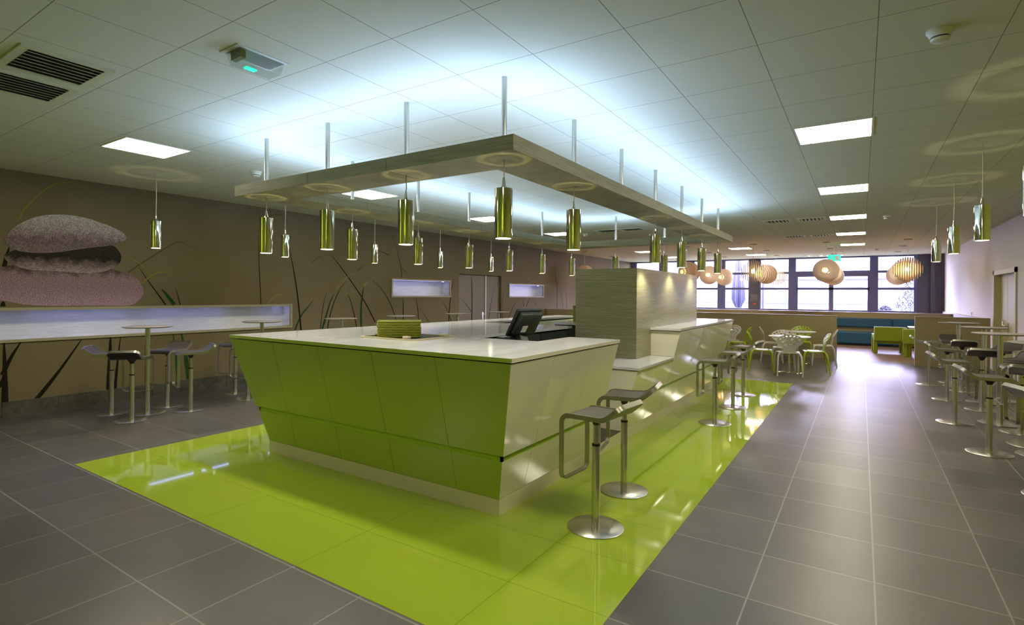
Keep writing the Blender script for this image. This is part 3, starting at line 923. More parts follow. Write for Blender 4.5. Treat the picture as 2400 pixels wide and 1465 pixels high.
# end faces of the near right wing
MB().hexa([(-2.56, 5.0305, ZP), (RXF(ZP) - TH, 5.0305, ZP), (RXF(ZP) - TH, 5.036, ZP), (-2.56, 5.036, ZP)],
          [(-2.56, 5.0305, ZT), (RXF(ZT) - TH, 5.0305, ZT), (RXF(ZT) - TH, 5.036, ZT), (-2.56, 5.036, ZT)]).build('end_panel', 'cream_lacquer', ctr, world=True)
# low open bay between the wings
MB().box(-2.74, BX1 - .003, 5.04, 5.838, .118, .127).build('bay_floor', 'brown_ply', ctr, world=True)
MB().box(-2.76, -2.74, 5.04, 5.42, .127, .86).box(-2.76, -2.74, 5.424, 5.838, .127, .86).build('bay_back', 'cream_lacquer', ctr, world=True)
# inner faces
for ya, yb in ((4.36, 5.15), (5.16, 5.95), (5.96, 6.78)):
    MB().box(-3.455, -3.44, ya + G, yb - G, .13, 1.19).build('cabinet_door', 'dark_cabinet', ctr, world=True)
for za, zb in ((.13, .70), (.71, .95), (.96, 1.19)):
    MB().box(-5.018, -5.0, 6.80, 10.19, za, zb).build('inner_panel', 'cream_lacquer', ctr, world=True)
MB().box(-3.455, -2.56, 4.365, 4.90, 1.08, 1.10).build('inner_shelf', 'dark_void', ctr, world=True)

top = thing('counter_worktop', 'white glossy U-shaped worktop on the near counter with a front edge tinted for lime bounce', 'worktop', (-3.77, 4.5, ZT))
T0, T1 = 1.216, 1.247
poly = [(-5.53, 3.078), (-2.008, 3.078), (-2.008, 5.035), (-2.56, 5.035), (-2.56, 4.375), (-3.42, 4.375), (-3.42, 6.80), (-5.0, 6.80), (-5.0, 10.22), (-5.53, 10.22)]
MB().prism(poly, T0, T1).build('slab', 'worktop', top, world=True)
MB().box(-5.53, -2.010, 3.074, 3.078, T0, T1 - .001).build('front_edge', 'lime_bounce_lacquer', top, world=True)
MB().box(-2.008, -2.004, 3.079, 5.035, T0, T1 - .001).build('side_edge', 'cream_lacquer', top, world=True)
MB().prism([(-5.47, 3.11), (-2.05, 3.11), (-2.05, 5.02), (-2.55, 5.02), (-2.55, 4.36), (-3.45, 4.36), (-3.45, 6.77), (-5.01, 6.77), (-5.01, 10.2), (-5.47, 10.2)], 1.2075, T0).build('shadow_gap', 'black_gap', top, world=True)

# low ledge in front of the laminate block, then the high far counter
low = thing('serving_ledge', 'low cream serving ledge in front of the grained laminate block', 'counter', (-2.4, 6.5, 0))
ZLOW = .828
MB().box(-2.7, BX1, 5.842, 7.20, 0, .125).build('plinth', 'cream_plinth', low, world=True)
for ya, yb in ((5.85, 6.55), (6.55, 7.20)):
    pan_right(MB(), ya, yb, ZP, ZL).build('lower_panel', 'cream_lacquer', low, world=True)
    pan_right(MB(), ya, yb, ZU, ZLOW).build('upper_panel', 'cream_lacquer', low, world=True)
carcass(MB(), -2.74, BX1 - k, 5.87, 7.20, [.126, .44, ZLOW], 0, 1, 0).build('carcass', 'black_gap', low, world=True)
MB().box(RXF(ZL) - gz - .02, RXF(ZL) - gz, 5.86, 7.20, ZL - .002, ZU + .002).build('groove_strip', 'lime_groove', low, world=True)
def endp(b, y0, y1, za, zb):
    return b.hexa([(-2.74, y0, za), (RXF(za) - .001, y0, za), (RXF(za) - .001, y1, za), (-2.74, y1, za)], [(-2.74, y0, zb), (RXF(zb) - .001, y0, zb), (RXF(zb) - .001, y1, zb), (-2.74, y1, zb)])
endp(endp(MB(), 5.845, 5.868, ZP, ZL), 5.845, 5.868, ZL + .001, ZLOW).build('end_panel', 'cream_lacquer', low, world=True)
lt = thing('ledge_worktop', 'white slab on the low serving ledge', 'worktop', (-2.4, 6.5, ZLOW))
MB().box(-3.29, -2.085, 5.82, 7.20, .838, .866).build('slab', 'worktop', lt, world=True)
MB().box(-2.74, -2.11, 5.85, 7.19, ZLOW, .838).build('shadow_gap', 'black_gap', lt, world=True)

far = thing('far_counter', 'high cream counter with glossy reflections beside the far bar stools', 'counter', (-2.3, 8.9, 0))
FE = 10.68
MB().box(-2.42, BX1, 7.202, FE, 0, .125).build('plinth', 'cream_plinth', far, world=True)
ys = [7.21, 7.80, 8.42, 9.0, 9.6, 10.15, FE]
for ya, yb in zip(ys, ys[1:]):
    pan_right(MB(), ya, yb, ZP, ZL).build('lower_panel', 'cream_lacquer', far, world=True)
    pan_right(MB(), ya, yb, ZU, ZT).build('upper_panel', 'cream_lacquer', far, world=True)
carcass(MB(), -2.42, BX1 - k, 7.225, FE - .02, [.126, .44, 1.2], 0, 1, 0).build('carcass', 'black_gap', far, world=True)
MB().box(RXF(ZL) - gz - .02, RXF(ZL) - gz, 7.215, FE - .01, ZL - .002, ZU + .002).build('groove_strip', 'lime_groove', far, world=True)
def endq(b, y0, y1, za, zb):
    return b.hexa([(-2.42, y0, za), (RXF(za) - .001, y0, za), (RXF(za) - .001, y1, za), (-2.42, y1, za)], [(-2.42, y0, zb), (RXF(zb) - .001, y0, zb), (RXF(zb) - .001, y1, zb), (-2.42, y1, zb)])
endq(MB(), 7.203, 7.223, .868, ZT).build('end_panel', 'cream_lacquer', far, world=True)
endq(endq(MB(), FE - .019, FE, ZP, ZL), FE - .019, FE, ZL + .001, ZT).build('end_panel', 'cream_lacquer', far, world=True)
ft = thing('far_worktop', 'white glossy slab on the high far counter', 'worktop', (-2.2, 8.9, ZT))
b = MB().box(-2.42, -2.008, 7.18, 9.66, T0, T1).box(-2.9, -2.008, 9.66, 10.70, T0, T1)
b.build('slab', 'worktop', ft, world=True)
MB().box(-2.42, -2.04, 7.21, 10.67, ZT + .0005, T0).build('shadow_gap', 'black_gap', ft, world=True)

# laminate block
blk = thing('laminate_block', 'tall grained laminate block standing in the middle of the counter', 'block', (-2.855, 8.15, 0))
MB().box(-3.292, -2.422, 6.645, 6.663, .867, 2.04).build('front_panel', 'laminate', blk, world=True)
MB().box(-2.440, -2.422, 6.664, 9.65, .867, 2.04).build('side_panel', 'laminate', blk, world=True)
MB().box(-3.292, -2.76, 6.663, 7.21, .867, 2.035).box(-3.292, -2.76, 7.21, 9.65, 0, 2.035).box(-2.76, -2.442, 6.664, 9.65, .867, 2.035).build('body', 'laminate', blk, world=True)
# back shelf behind the block carrying the second pile of trays
bs = thing('back_shelf', 'white shelf on a dark cabinet behind the laminate block', 'cabinet', (-3.72, 8.1, 0))
MB().box(-4.16, -3.294, 7.52, 8.7, 1.215, 1.247).build('slab', 'worktop', bs, world=True)
MB().box(-4.12, -3.30, 7.58, 8.66, 0, 1.215).build('cabinet_body', 'dark_void', bs, world=True)

# ------------------------------------------------------------------ tray wells and piles of trays
tw = thing('tray_well', 'pale framed square tray well sunk in the near worktop', 'tray dispenser', (-3.86, 4.02, T1))
wx0, wx1, wy0, wy1 = -4.24, -3.47, 3.66, 4.30
def rrect(x0, x1, y0, y1, r, n=5):
    out = []
    for cx, cy, a in ((x1 - r, y1 - r, 0), (x0 + r, y1 - r, 90), (x0 + r, y0 + r, 180), (x1 - r, y0 + r, 270)):
        for i in range(n + 1):
            t = math.radians(a + 90 * i / n)
            out.append((cx + r * math.cos(t), cy + r * math.sin(t)))
    return out
o_, i_ = rrect(wx0, wx1, wy0, wy1, .07), rrect(wx0 + .035, wx1 - .035, wy0 + .035, wy1 - .035, .04)
n = len(o_)
b = MB()
b.add([(x, y, z) for z in (T1 + .0005, T1 + .014) for q in (o_, i_) for x, y in q],
      [f for i in range(n) for j in ((i + 1) % n,) for f in ((2 * n + i, 2 * n + j, 3 * n + j, 3 * n + i), (i, j, 2 * n + j, 2 * n + i), (n + j, n + i, 3 * n + i, 3 * n + j))])
b.build('rim', 'frame_wood', tw, world=True)
MB().prism(i_, T1 + .0005, T1 + .003).build('dark_base', 'black_soft', tw, world=True)
for x, y in ((-3.60, 3.70), (-4.19, 3.90), (-3.53, 4.15), (-4.0, 4.27)):
    MB().box(x - .035, x + .035, y - .025, y + .025, T1 + .014, T1 + .040).build('guide_block', 'frame_wood', tw, world=True, bevel=.006)

def pile(cx, cy, z0, n, dz, wx, wy, rz, label, group):
    first = None
    for i in range(n):
        a = rz + random.uniform(-.012, .012)
        loc = (cx + random.uniform(-.004, .004), cy + random.uniform(-.004, .004), z0 + i * dz)
        if first is None:
            t = thing('serving_tray', label, 'tray', loc, a, group)
            h = dz - .0006
            P = rrect(-wx / 2, wx / 2, -wy / 2, wy / 2, .03, 4)
            Q = [(x * .955, y * .94) for x, y in P]
            m_ = len(P)
            # shallow tray: sloping rim over a smaller flat bottom
            MB().add([(x, y, 0) for x, y in Q] + [(x, y, h * .55) for x, y in P] + [(x, y, h) for x, y in P] + [(x * .97, y * .97, h) for x, y in P] + [(x * .96, y * .95, h * .45) for x, y in P],
                     [tuple(range(m_ - 1, -1, -1))] + [(k * m_ + i, k * m_ + (i + 1) % m_, (k + 1) * m_ + (i + 1) % m_, (k + 1) * m_ + i) for k in range(4) for i in range(m_)] + [tuple(4 * m_ + i for i in range(m_))]).build('tray_body', 'tray', t)
            first = t
        else:
            dup(first, loc, a, label)
pile(-3.94, 3.945, T1 + .004, 10, .0165, .43, .32, .76, 'olive green serving tray in the pile on the near worktop', 'pile of trays on the near worktop')
pile(-3.70, 8.05, T1 + .001, 16, .0165, .50, .40, .0, 'olive green serving tray in the pile left of the laminate block', 'pile of trays behind the counter')

# ------------------------------------------------------------------ till: screen on a tilting foot, printer, cable
till = thing('till_screen', 'black till screen tilted on its foot behind the near worktop', 'till', (-2.93, 4.72, 1.10))
MB().box(-3.06, -2.80, 4.60, 4.84, 1.101, 1.125).build('foot', 'black', till, world=True, bevel=.006)
MB().hexa([(-3.00, 4.66, 1.125), (-2.88, 4.66, 1.125), (-2.88, 4.80, 1.125), (-3.00, 4.80, 1.125)],
          [(-3.04, 4.67, 1.29), (-2.95, 4.67, 1.29), (-2.95, 4.79, 1.29), (-3.04, 4.79, 1.29)]).build('stand', 'black', till, world=True, bevel=.006)
def slab(b, c, ax, ay, az, sx, sy, sz):
    c = Vector(c)
    pts = [c + ax * (sx * a / 2) + ay * (sy * q / 2) + az * (sz * d_ / 2) for d_ in (-1, 1) for q in (-1, 1) for a in (-1, 1)]
    return b.add(pts, [(0, 2, 3, 1), (4, 5, 7, 6), (0, 1, 5, 4), (2, 6, 7, 3), (0, 4, 6, 2), (1, 3, 7, 5)])
tl, yw = math.radians(33), math.radians(15)
ay = Vector((math.sin(yw), math.cos(yw), 0))                       # screen width
nrm0 = Vector((-math.cos(yw), math.sin(yw), 0))                    # horizontal, towards the operator
upv = (Vector((0, 0, 1)) * math.cos(tl) - nrm0 * math.sin(tl)).normalized()
nrm = ay.cross(upv).normalized()
if nrm.dot(nrm0) < 0:
    nrm = -nrm
ctrp = Vector((-2.93, 4.72, 1.40))
bz = slab(MB(), ctrp, ay, upv, nrm, .34, .33, .035).build('screen_bezel', 'black', till, world=True, bevel=.008)
slab(MB(), ctrp + nrm * .018, ay, upv, nrm, .29, .24, .006).build('screen', mat('screen_glass', (.02, .025, .03), .08), bz, world=True)
bk = slab(MB(), ctrp - nrm * .045 + upv * .02, ay, upv, nrm, .30, .26, .06).build('back_housing', 'black', till, world=True, bevel=.015)
b = MB()
for i in range(9):
    slab(b, ctrp - nrm * .076 + upv * (.10 - .016 * i), ay, upv, nrm, .20, .006, .003)
b.build('vent_slot', 'black_soft', bk, world=True)
slab(MB(), ctrp - nrm * .0765 - ay * .04 - upv * .03, ay, upv, nrm, .07, .08, .002).build('type_sticker', 'paper', bk, world=True)
slab(MB(), ctrp - nrm * .02 - upv * .18, ay, upv, nrm, .20, .03, .06).build('card_reader', 'black', till, world=True, bevel=.006)
pt = thing('receipt_printer', 'low black receipt printer beside the till screen', 'printer', (-3.22, 4.72, 1.10))
MB().hexa([(-3.40, 4.58, 1.101), (-3.08, 4.58, 1.101), (-3.08, 4.86, 1.101), (-3.40, 4.86, 1.101)],
          [(-3.36, 4.60, 1.19), (-3.10, 4.60, 1.235), (-3.10, 4.84, 1.235), (-3.36, 4.84, 1.19)]).build('body', 'black', pt, world=True, bevel=.01)
MB().box(-3.20, -3.12, 4.62, 4.82, 1.226, 1.240).build('paper_cover', 'dark_cabinet', pt, world=True)
tag(MB().tube([(-2.79, 4.72, 1.112), (-2.76, 4.68, 1.17), (-2.71, 4.64, 1.23), (-2.66, 4.62, 1.20), (-2.64, 4.60, 1.13), (-2.69, 4.56, 1.107), (-2.74, 4.62, 1.16), (-2.70, 4.70, 1.20), (-2.66, 4.70, 1.11)], .005, 8).build('till_cable', 'black_soft'),
    'looped black cable beside the till foot', 'cable')

# ------------------------------------------------------------------ bar stools
def stool_profile():
    """side view (y, z) from the tip of the back lip, along the seat, down to the foot bar"""
    pts = [(-.285, .930), (-.245, .895), (-.205, .860)]
    pts += [(-.185 + .0, .8445), (-.160, .832), (-.130, .826)]
    pts += [(-.05, .825), (.05, .825), (.115, .825)]
    R, cy, cz = .062, .122, .763
    for i in range(1, 7):
        a = math.radians(90 - 15 * i)
        pts.append((cy + R * math.cos(a), cz + R * math.sin(a)))
    pts += [(.184, .66), (.184, .52), (.184, .355)]
    return [Vector((0, y, z)) for y, z in pts]
PROF = stool_profile()
PLEN = [0.0]
for a, b_ in zip(PROF, PROF[1:]):
    PLEN.append(PLEN[-1] + (b_ - a).length)
PTOT = PLEN[-1]
def prof_at(s):
    s = min(max(s, 0), PTOT)
    for i in range(len(PROF) - 1):
        if s <= PLEN[i + 1] + 1e-9:
            q = (s - PLEN[i]) / (PLEN[i + 1] - PLEN[i])
            p = PROF[i].lerp(PROF[i + 1], q)
            t0 = (PROF[i + 1] - PROF[max(i - 1, 0)]).normalized()
            t1 = (PROF[min(i + 2, len(PROF) - 1)] - PROF[i]).normalized()
            t = t0.lerp(t1, q).normalized()
            return p, Vector((0, -t.z, t.y))      # point, normal pointing to the sitter's side
    return PROF[-1], Vector((0, 1, 0))
S_PAD = PLEN[12]

def make_stool():
    t = thing('bar_stool', '', 'bar stool')
    MB().lathe([(.001, 0), (.198, 0), (.203, .002), (.203, .006), (.198, .009), (.030, .0095), (.001, .0095)], n=56).build('base_disc', 'steel', t)
    MB().lathe([(.001, .0095), (.0285, .0095), (.0285, .60), (.001, .60)], n=28).build('post', 'steel', t)
    post = [c for c in t.children if c.name.startswith('post')][0]
    MB().lathe([(.0288, .592), (.0295, .594), (.0295, .606), (.0288, .608), (.02, .609)], n=28).build('collar', 'black_soft', post)
    MB().lathe([(.021, .60), (.021, .785)], n=24).build('piston', 'steel', t)
    MB().lathe([(.023, .745), (.030, .765), (.055, .800), (.060, .812), (.001, .812)], n=24).build('seat_mount', 'black', t)
    # continuous flat steel loop: back lip, seat sides, foot bar
    w, r = .178, .055
    path = []
    def arc(cx, cs, a0, a1):
        for i in range(7):
            a = math.radians(a0 + (a1 - a0) * i / 6)
            path.append((cx + r * math.cos(a), cs + r * math.sin(a)))
    arc(w - r, r, -90, 0)
    for s in PLEN:
        if r + .01 < s < PTOT - r - .01:
            path.append((w, s))
    arc(w - r, PTOT - r, 0, 90)
    arc(-w + r, PTOT - r, 90, 180)
    for s in reversed(PLEN):
        if r + .01 < s < PTOT - r - .01:
            path.append((-w, s))
    arc(-w + r, r, 180, 270)
    P3, N3 = [], []
    for x, s in path:
        p, nn = prof_at(s)
        P3.append(Vector((x, p.y, p.z)))
        N3.append(nn)
    b = MB()
    k = len(P3)
    for i in range(k):
        tt = (P3[(i + 1) % k] - P3[i - 1]).normalized()
        nn = (N3[i] - tt * N3[i].dot(tt)).normalized()
        bb = tt.cross(nn)
        for u, v in ((-.018, -.0055), (.016, -.0055), (.016, .0055), (-.018, .0055)):
            b.v.append(P3[i] + nn * u + bb * v)
    for i in range(k):
        j = (i + 1) % k
        for q in range(4):
            b.f.append((i * 4 + q, i * 4 + (q + 1) % 4, j * 4 + (q + 1) % 4, j * 4 + q))
    b.build('frame', 'satin', t, angle=50)
    def skin(h0, h1, inset):
        b = MB()
        ss = [inset + i * (S_PAD - inset) / 26 for i in range(27)]
        for s in ss:
            p, nn = prof_at(s)
            ww = w - inset
            if s < r + inset:
                ww = w - inset - r + math.sqrt(max(0, r * r - (r + inset - s) ** 2))
            if s > S_PAD - r * .7:
                rr = r * .7
                ww = w - inset - rr + math.sqrt(max(1e-6, rr * rr - (s - (S_PAD - rr)) ** 2))
            for hh in (h0, h1):
                for x in (-ww, -ww * .5, 0, ww * .5, ww):
                    q = p + nn * hh
                    b.v.append(Vector((x, q.y, q.z)))
        for i in range(26):
            for j in range(4):
                a = i * 10 + j
                b.f.append((a, a + 1, a + 11, a + 10))
                a += 5
                b.f.append((a, a + 10, a + 11, a + 1))
            for e in (0, 4):
                a = i * 10 + e
                b.f.append((a, a + 10, a + 15, a + 5))
        for i in (0, 26):
            for j in range(4):
                a = i * 10 + j
                b.f.append((a, a + 5, a + 6, a + 1))
        return b
    pad = skin(-.010, .010, .006).build('seat_pad', 'leather', t, angle=50)
    skin(-.016, -.0105, .008).build('seat_shell', 'ply_dark', pad, angle=50)
    return t

def deg(a):
    return math.radians(a)
# x, y, facing of the foot bar (degrees, 0 = away from the camera along +y), label, group
G1, G2, G3 = 'bar stools along the counter', 'bar stools at the left bar tables', 'bar stools at the right bar tables'
STOOLS = [
    (-1.61, 3.60, 84, 'nearest bar stool at the counter, standing on the lime floor', G1),
    (-1.71, 4.41, 100, 'second bar stool along the counter, just behind the nearest one', G1),
    (-1.62, 7.41, 92, 'third bar stool along the counter, first of the far trio', G1),
    (-1.62, 8.62, 95, 'fourth bar stool along the counter, middle of the far trio', G1),
    (-1.68, 9.80, 80, 'farthest bar stool along the counter, nearest the green chairs', G1),
    (-8.70, 3.19, -38, 'left bar stool at the nearest bar table by the brown wall', G2),
    (-8.01, 3.165, 48, 'front bar stool at the nearest bar table by the brown wall, dark lip towards us', G2),
    (-8.60, 3.86, 205, 'rear bar stool at the nearest bar table by the brown wall', G2),
    (-8.05, 3.92, 165, 'right bar stool at the nearest bar table by the brown wall', G2),
    (-8.80, 5.00, -150, 'left bar stool at the second bar table by the brown wall', G2),
    (-8.15, 4.84, -160, 'front bar stool at the second bar table, half hidden by the service counter', G2),
    (1.09, 13.03, -90, 'farthest left-side stool at the right bar tables, before the partition', G3),
    (1.52, 12.50, 0, 'front bar stool of the farthest right bar table, back lip to the camera', G3),
    (1.50, 13.60, 180, 'rear bar stool of the farthest right bar table', G3),
    (1.19, 11.32, -88, 'left-side bar stool of the middle right bar table', G3),
    (1.52, 10.60, -4, 'front bar stool of the middle right bar table', G3),
    (1.95, 11.75, 150, 'rear bar stool of the middle right bar table', G3),
    (1.06, 9.32, -84, 'left-side bar stool of the third right bar table', G3),
    (1.67, 9.08, 88, 'front bar stool of the third right bar table, seat bend to the left', G3),
    (1.86, 10.02, 140, 'rear bar stool of the third right bar table', G3),
    (1.17, 7.70, -84, 'nearest full bar stool at right, its round base clear on the floor', G3),
    (1.62, 8.36, -12, 'bar stool behind the nearest right table, broad dark lip to the camera', G3),
    (2.08, 7.95, 95, 'bar stool right of the nearest right bar table', G3),
    (1.37, 6.29, -72, 'foremost bar stool cut by the right edge of the picture', G3),
]
st = make_stool()
for i, (x, y, a, lab, grp) in enumerate(STOOLS):
    if i == 0:
        o = st
        o.location = (x, y, .0015)
        o.rotation_euler.z = deg(a)
        o['label'] = lab
    else:
        o = dup(st, (x, y, .0015 if grp == G1 else 0), deg(a), lab)
    o['group'] = grp

# ------------------------------------------------------------------ bar tables
def make_table():
    t = thing('bar_table', '', 'bar table')
    MB().lathe([(.001, 0), (.224, 0), (.230, .002), (.230, .007), (.224, .010), (.034, .0105), (.001, .0105)], n=56).build('base_disc', 'steel', t)
    MB().lathe([(.001, .0105), (.032, .0105), (.032, 1.19), (.001, 1.19)], n=28).build('post', 'steel', t)
    MB().lathe([(.001, 1.186), (.12, 1.186), (.12, 1.193), (.001, 1.193)], n=28).build('top_plate', 'black', t)
    MB().lathe([(.001, 1.193), (.275, 1.193), (.302, 1.203), (.302, 1.210), (.298, 1.212), (.001, 1.212)], n=64).build('table_top', 'table_top', t)
    return t
TABLES = [(-8.33, 3.48, '%s round bar table by the brown wall, counted from left')] + [(x, y, '%s round bar table by the brown wall, counted from left') for x, y in ((-8.40, 5.22), (-8.3, 6.77), (-8.3, 8.36), (-8.3, 10.28), (-8.3, 12.05))]
RT = [(1.54, 13.10, 'farthest round bar table at right'), (1.66, 11.37, 'middle round bar table at right'), (1.56, 9.58, 'third round bar table at right, counted from the windows'), (1.64, 7.88, 'nearest round bar table at right, cut by the picture edge')]
tb = make_table()
for i, (x, y, lab) in enumerate(TABLES):
    lab = lab % ORD[i]
    if i == 0:
        tb.location = (x, y, 0)
        tb['label'] = lab
        o = tb
    else:
        o = dup(tb, (x, y, 0), 0, lab)
    o['group'] = 'bar tables by the brown wall'
for x, y, lab in RT:
    o = dup(tb, (x, y, 0), 0, lab)
    o['group'] = 'bar tables at right'

# ------------------------------------------------------------------ perforated plastic chairs and their round tables
def make_chair(colr):
    t = thing('dining_chair', '', 'chair')
    m_ = 'chair_green' if colr == 'green' else 'chair_white'
    m_top = m_
    # local: sitter faces +y
    b = MB()
    n = 10
    def seat_pt(u, v, h):       # u -1..1 across, v 0..1 back to front
        wd = .165 + .055 * math.sin(PI * min(1, v * .75 + .12))
        y = -.19 + .40 * v
        z = .502 - .016 * (1 - u * u) * math.sin(PI * v) - .018 * max(0, v - .8) * 5 * .6
        return Vector((u * wd, y, z + h))
    for h in (0, -.022):
        for i in range(n + 1):
            for j in range(n + 1):
                b.v.append(seat_pt(-1 + 2 * j / n, i / n, h))
    k = (n + 1) ** 2
    for i in range(n):
        for j in range(n):
            a = i * (n + 1) + j
            b.f.append((a, a + 1, a + n + 2, a + n + 1))
            b.f.append((k + a, k + a + n + 1, k + a + n + 2, k + a + 1))
    rim = [j for j in range(n + 1)] + [i * (n + 1) + n for i in range(1, n + 1)] + [n * (n + 1) + j for j in range(n - 1, -1, -1)] + [i * (n + 1) for i in range(n - 1, 0, -1)]
    for a, c in zip(rim, rim[1:] + rim[:1]):
        b.f.append((a, k + a, k + c, c))
    b.build('seat', m_top, t, angle=50)
    # perforated shield-shaped back on a narrow waist
    import bmesh
    bm = bmesh.new()
    out = []
    for i in range(28):
        a = 2 * PI * i / 28
        out.append((.255 * math.cos(a) * (1 if math.sin(a) > -.2 else 1 - .45 * (-math.sin(a) - .2)), .74 + .150 * math.sin(a) + (.0 if math.sin(a) > 0 else .02 * math.sin(a))))
    # waist down to the seat
    lo = [p for p in out if p[1] > .625]
    right = [p for p in lo if p[0] >= 0]
    left = [p for p in lo if p[0] < 0]
    right.sort(key=lambda p: p[1])
    left.sort(key=lambda p: -p[1])
    outline = [(.135, .487), (.115, .53), (.120, .58)] + right + left + [(-.120, .58), (-.115, .53), (-.135, .487)]
    holes = []
    for i in range(7):
        a = math.radians(28 + 124 * i / 6)
        holes.append((.205 * math.cos(a), .735 + .118 * math.sin(a), .019))
    for i in range(6):
        a = math.radians(10 + 160 * i / 5)
        holes.append((.135 * math.cos(a), .715 + .072 * math.sin(a), .023 - .004 * (i % 2)))
    holes += [(.085, .672, .020), (0, .700, .026), (-.085, .672, .022), (.04, .640, .015), (-.04, .640, .015)]
    def loop(pts):
        vs = [bm.verts.new((x, 0, z)) for x, z in pts]
        return [bm.edges.new((vs[i], vs[(i + 1) % len(vs)])) for i in range(len(vs))]
    es = loop(outline)
    for hx, hz, hr in holes:
        es += loop([(hx + hr * 1.15 * math.cos(2 * PI * i / 10), hz + hr * math.sin(2 * PI * i / 10)) for i in range(10)])
    bmesh.ops.triangle_fill(bm, use_beauty=True, use_dissolve=False, edges=es)
    bmesh.ops.subdivide_edges(bm, edges=[e for e in bm.edges if len(e.link_faces) == 2 and e.calc_length() > .08], cuts=1)
    for v in bm.verts:
        x, z = v.co.x, v.co.z
        v.co.y = -.175 - .13 * max(0, (z - .487) / .4) ** 1.2 + .55 * x * x
    bmesh.ops.recalc_face_normals(bm, faces=bm.faces)
    me = bpy.data.meshes.new('backrest')
    bm.to_mesh(me)
    bm.free()
    me.materials.append(M[m_])
    o = bpy.data.objects.new('backrest', me)
    COL.objects.link(o)
    o.parent = t
    sd = o.modifiers.new('thickness', 'SOLIDIFY')
    sd.thickness = .018
    sd.offset = 0
    for sx in (-1, 1):
        MB().tube([(sx * .13, .13, .488), (sx * .20, .185, .475), (sx * .222, .205, .42), (sx * .232, .222, .20), (sx * .238, .235, 0)], [.022, .022, .021, .017, .012], 10).build('leg', m_, t, angle=60)
        MB().tube([(sx * .11, -.13, .488), (sx * .19, -.19, .478), (sx * .218, -.222, .42), (sx * .232, -.255, .20), (sx * .240, -.280, 0)], [.024, .023, .021, .017, .012], 10).build('leg', m_, t, angle=60)
    return t
CH = {'green': make_chair('green'), 'white': make_chair('white')}
CHAIRS = [
    ('white', -1.31, 12.86, 14, 'white perforated chair in front of the near dining table, back to the camera'),
    ('green', -1.86, 13.08, -80, 'lime perforated chair on the left of the near dining table'),
    ('green', -.86, 13.42, 100, 'lime perforated chair on the right of the near dining table'),
    ('white', -1.52, 13.92, 188, 'white perforated chair behind the near dining table, facing the camera'),
    ('white', -1.92, 15.25, -80, 'white perforated chair on the left of the dining table by the partition'),
    ('green', -1.32, 15.98, 184, 'lime perforated chair behind the dining table by the partition'),
    ('white', -.78, 15.12, 95, 'white perforated chair on the right of the dining table by the partition'),
    ('green', -2.66, 14.86, 88, 'lime perforated chair at the dining table behind the far counter end'),
    ('white', -3.05, 15.45, 150, 'white perforated chair showing past the end of the far counter'),
]
done = set()
for colr, x, y, a, lab in CHAIRS:
    if colr not in done:
        o = CH[colr]
        done.add(colr)
        o.location = (x, y, 0)
        o.rotation_euler.z = deg(a)
        o['label'] = lab
    else:
        o = dup(CH[colr], (x, y, 0), deg(a), lab)
    o['group'] = 'perforated dining chairs'
def make_dining(label):
    t = thing('dining_table', label, 'table', group='round white dining tables')
    MB().lathe([(.001, 0), (.275, 0), (.28, .003), (.27, .010), (.035, .014), (.001, .014)], n=48).build('base_disc', 'chrome', t)
    MB().lathe([(.03, .014), (.03, .775)], n=24).build('post', 'chrome', t)
    MB().lathe([(.001, .775), (.41, .775), (.425, .785), (.425, .798), (.42, .80), (.001, .80)], n=56).build('table_top', 'chair_white', t)
    return t
dt = make_dining('round white dining table ringed by lime and white chairs, nearest the camera')
dt.location = (-1.34, 13.38, 0)
dup(dt, (-1.36, 15.42, 0), 0, 'round white dining table close to the tan partition')
dup(dt, (-3.25, 14.9, 0), 0, 'round white dining table mostly hidden behind the far counter')

# ------------------------------------------------------------------ partitions, bench, lounge
def partition(x0, x1, y0, y1, h, label):
    t = thing('low_partition', label, 'partition', ((x0 + x1) / 2, (y0 + y1) / 2, 0), group='low grained partitions')
    MB().box(x0, x1, y0, y1, 0, h - .012).build('panel', 'laminate_tan', t, world=True)
    MB().box(x0 - .004, x1 + .004, y0 - .006, y1 + .006, h - .012, h).build('top_cap', 'laminate_pale', t, world=True)
partition(LW + .02, -.553, 16.88, 17.0, 1.175, 'long tan partition behind the dining chairs')
partition(1.105, RW - .065, 16.45, 16.57, 1.21, 'short grained partition behind the right bar tables')
bench = thing('wall_bench', 'long teal leather bench under the far windows with tan panelling', 'bench', (-3.4, 22.3, 0))
bx0, bx1 = LW + .05, RW - .07
MB().box(bx0, bx1, 22.62, 22.78, 0, 1.125).build('back_panel', 'laminate_tan', bench, world=True)
MB().box(bx0, bx1, 22.60, 22.80, 1.125, 1.14).build('back_cap', 'laminate_pale', bench, world=True)
ed = [bx0, -7.6, -5.9, -4.2, -2.5, -.8, .895, bx1]
for a, c in zip(ed, ed[1:]):
    MB().box(a + .008, c - .008, 22.50, 22.618, .62, .935).build('back_cushion', 'teal', bench, world=True, bevel=.03, seg=3)
    MB().box(a + .008, c - .008, 22.0, 22.60, .06, .465).build('seat_cushion', 'teal', bench, world=True, bevel=.03, seg=3)
MB().box(bx0, bx1, 22.05, 22.60, 0, .06).build('plinth', 'dark_void', bench, world=True)
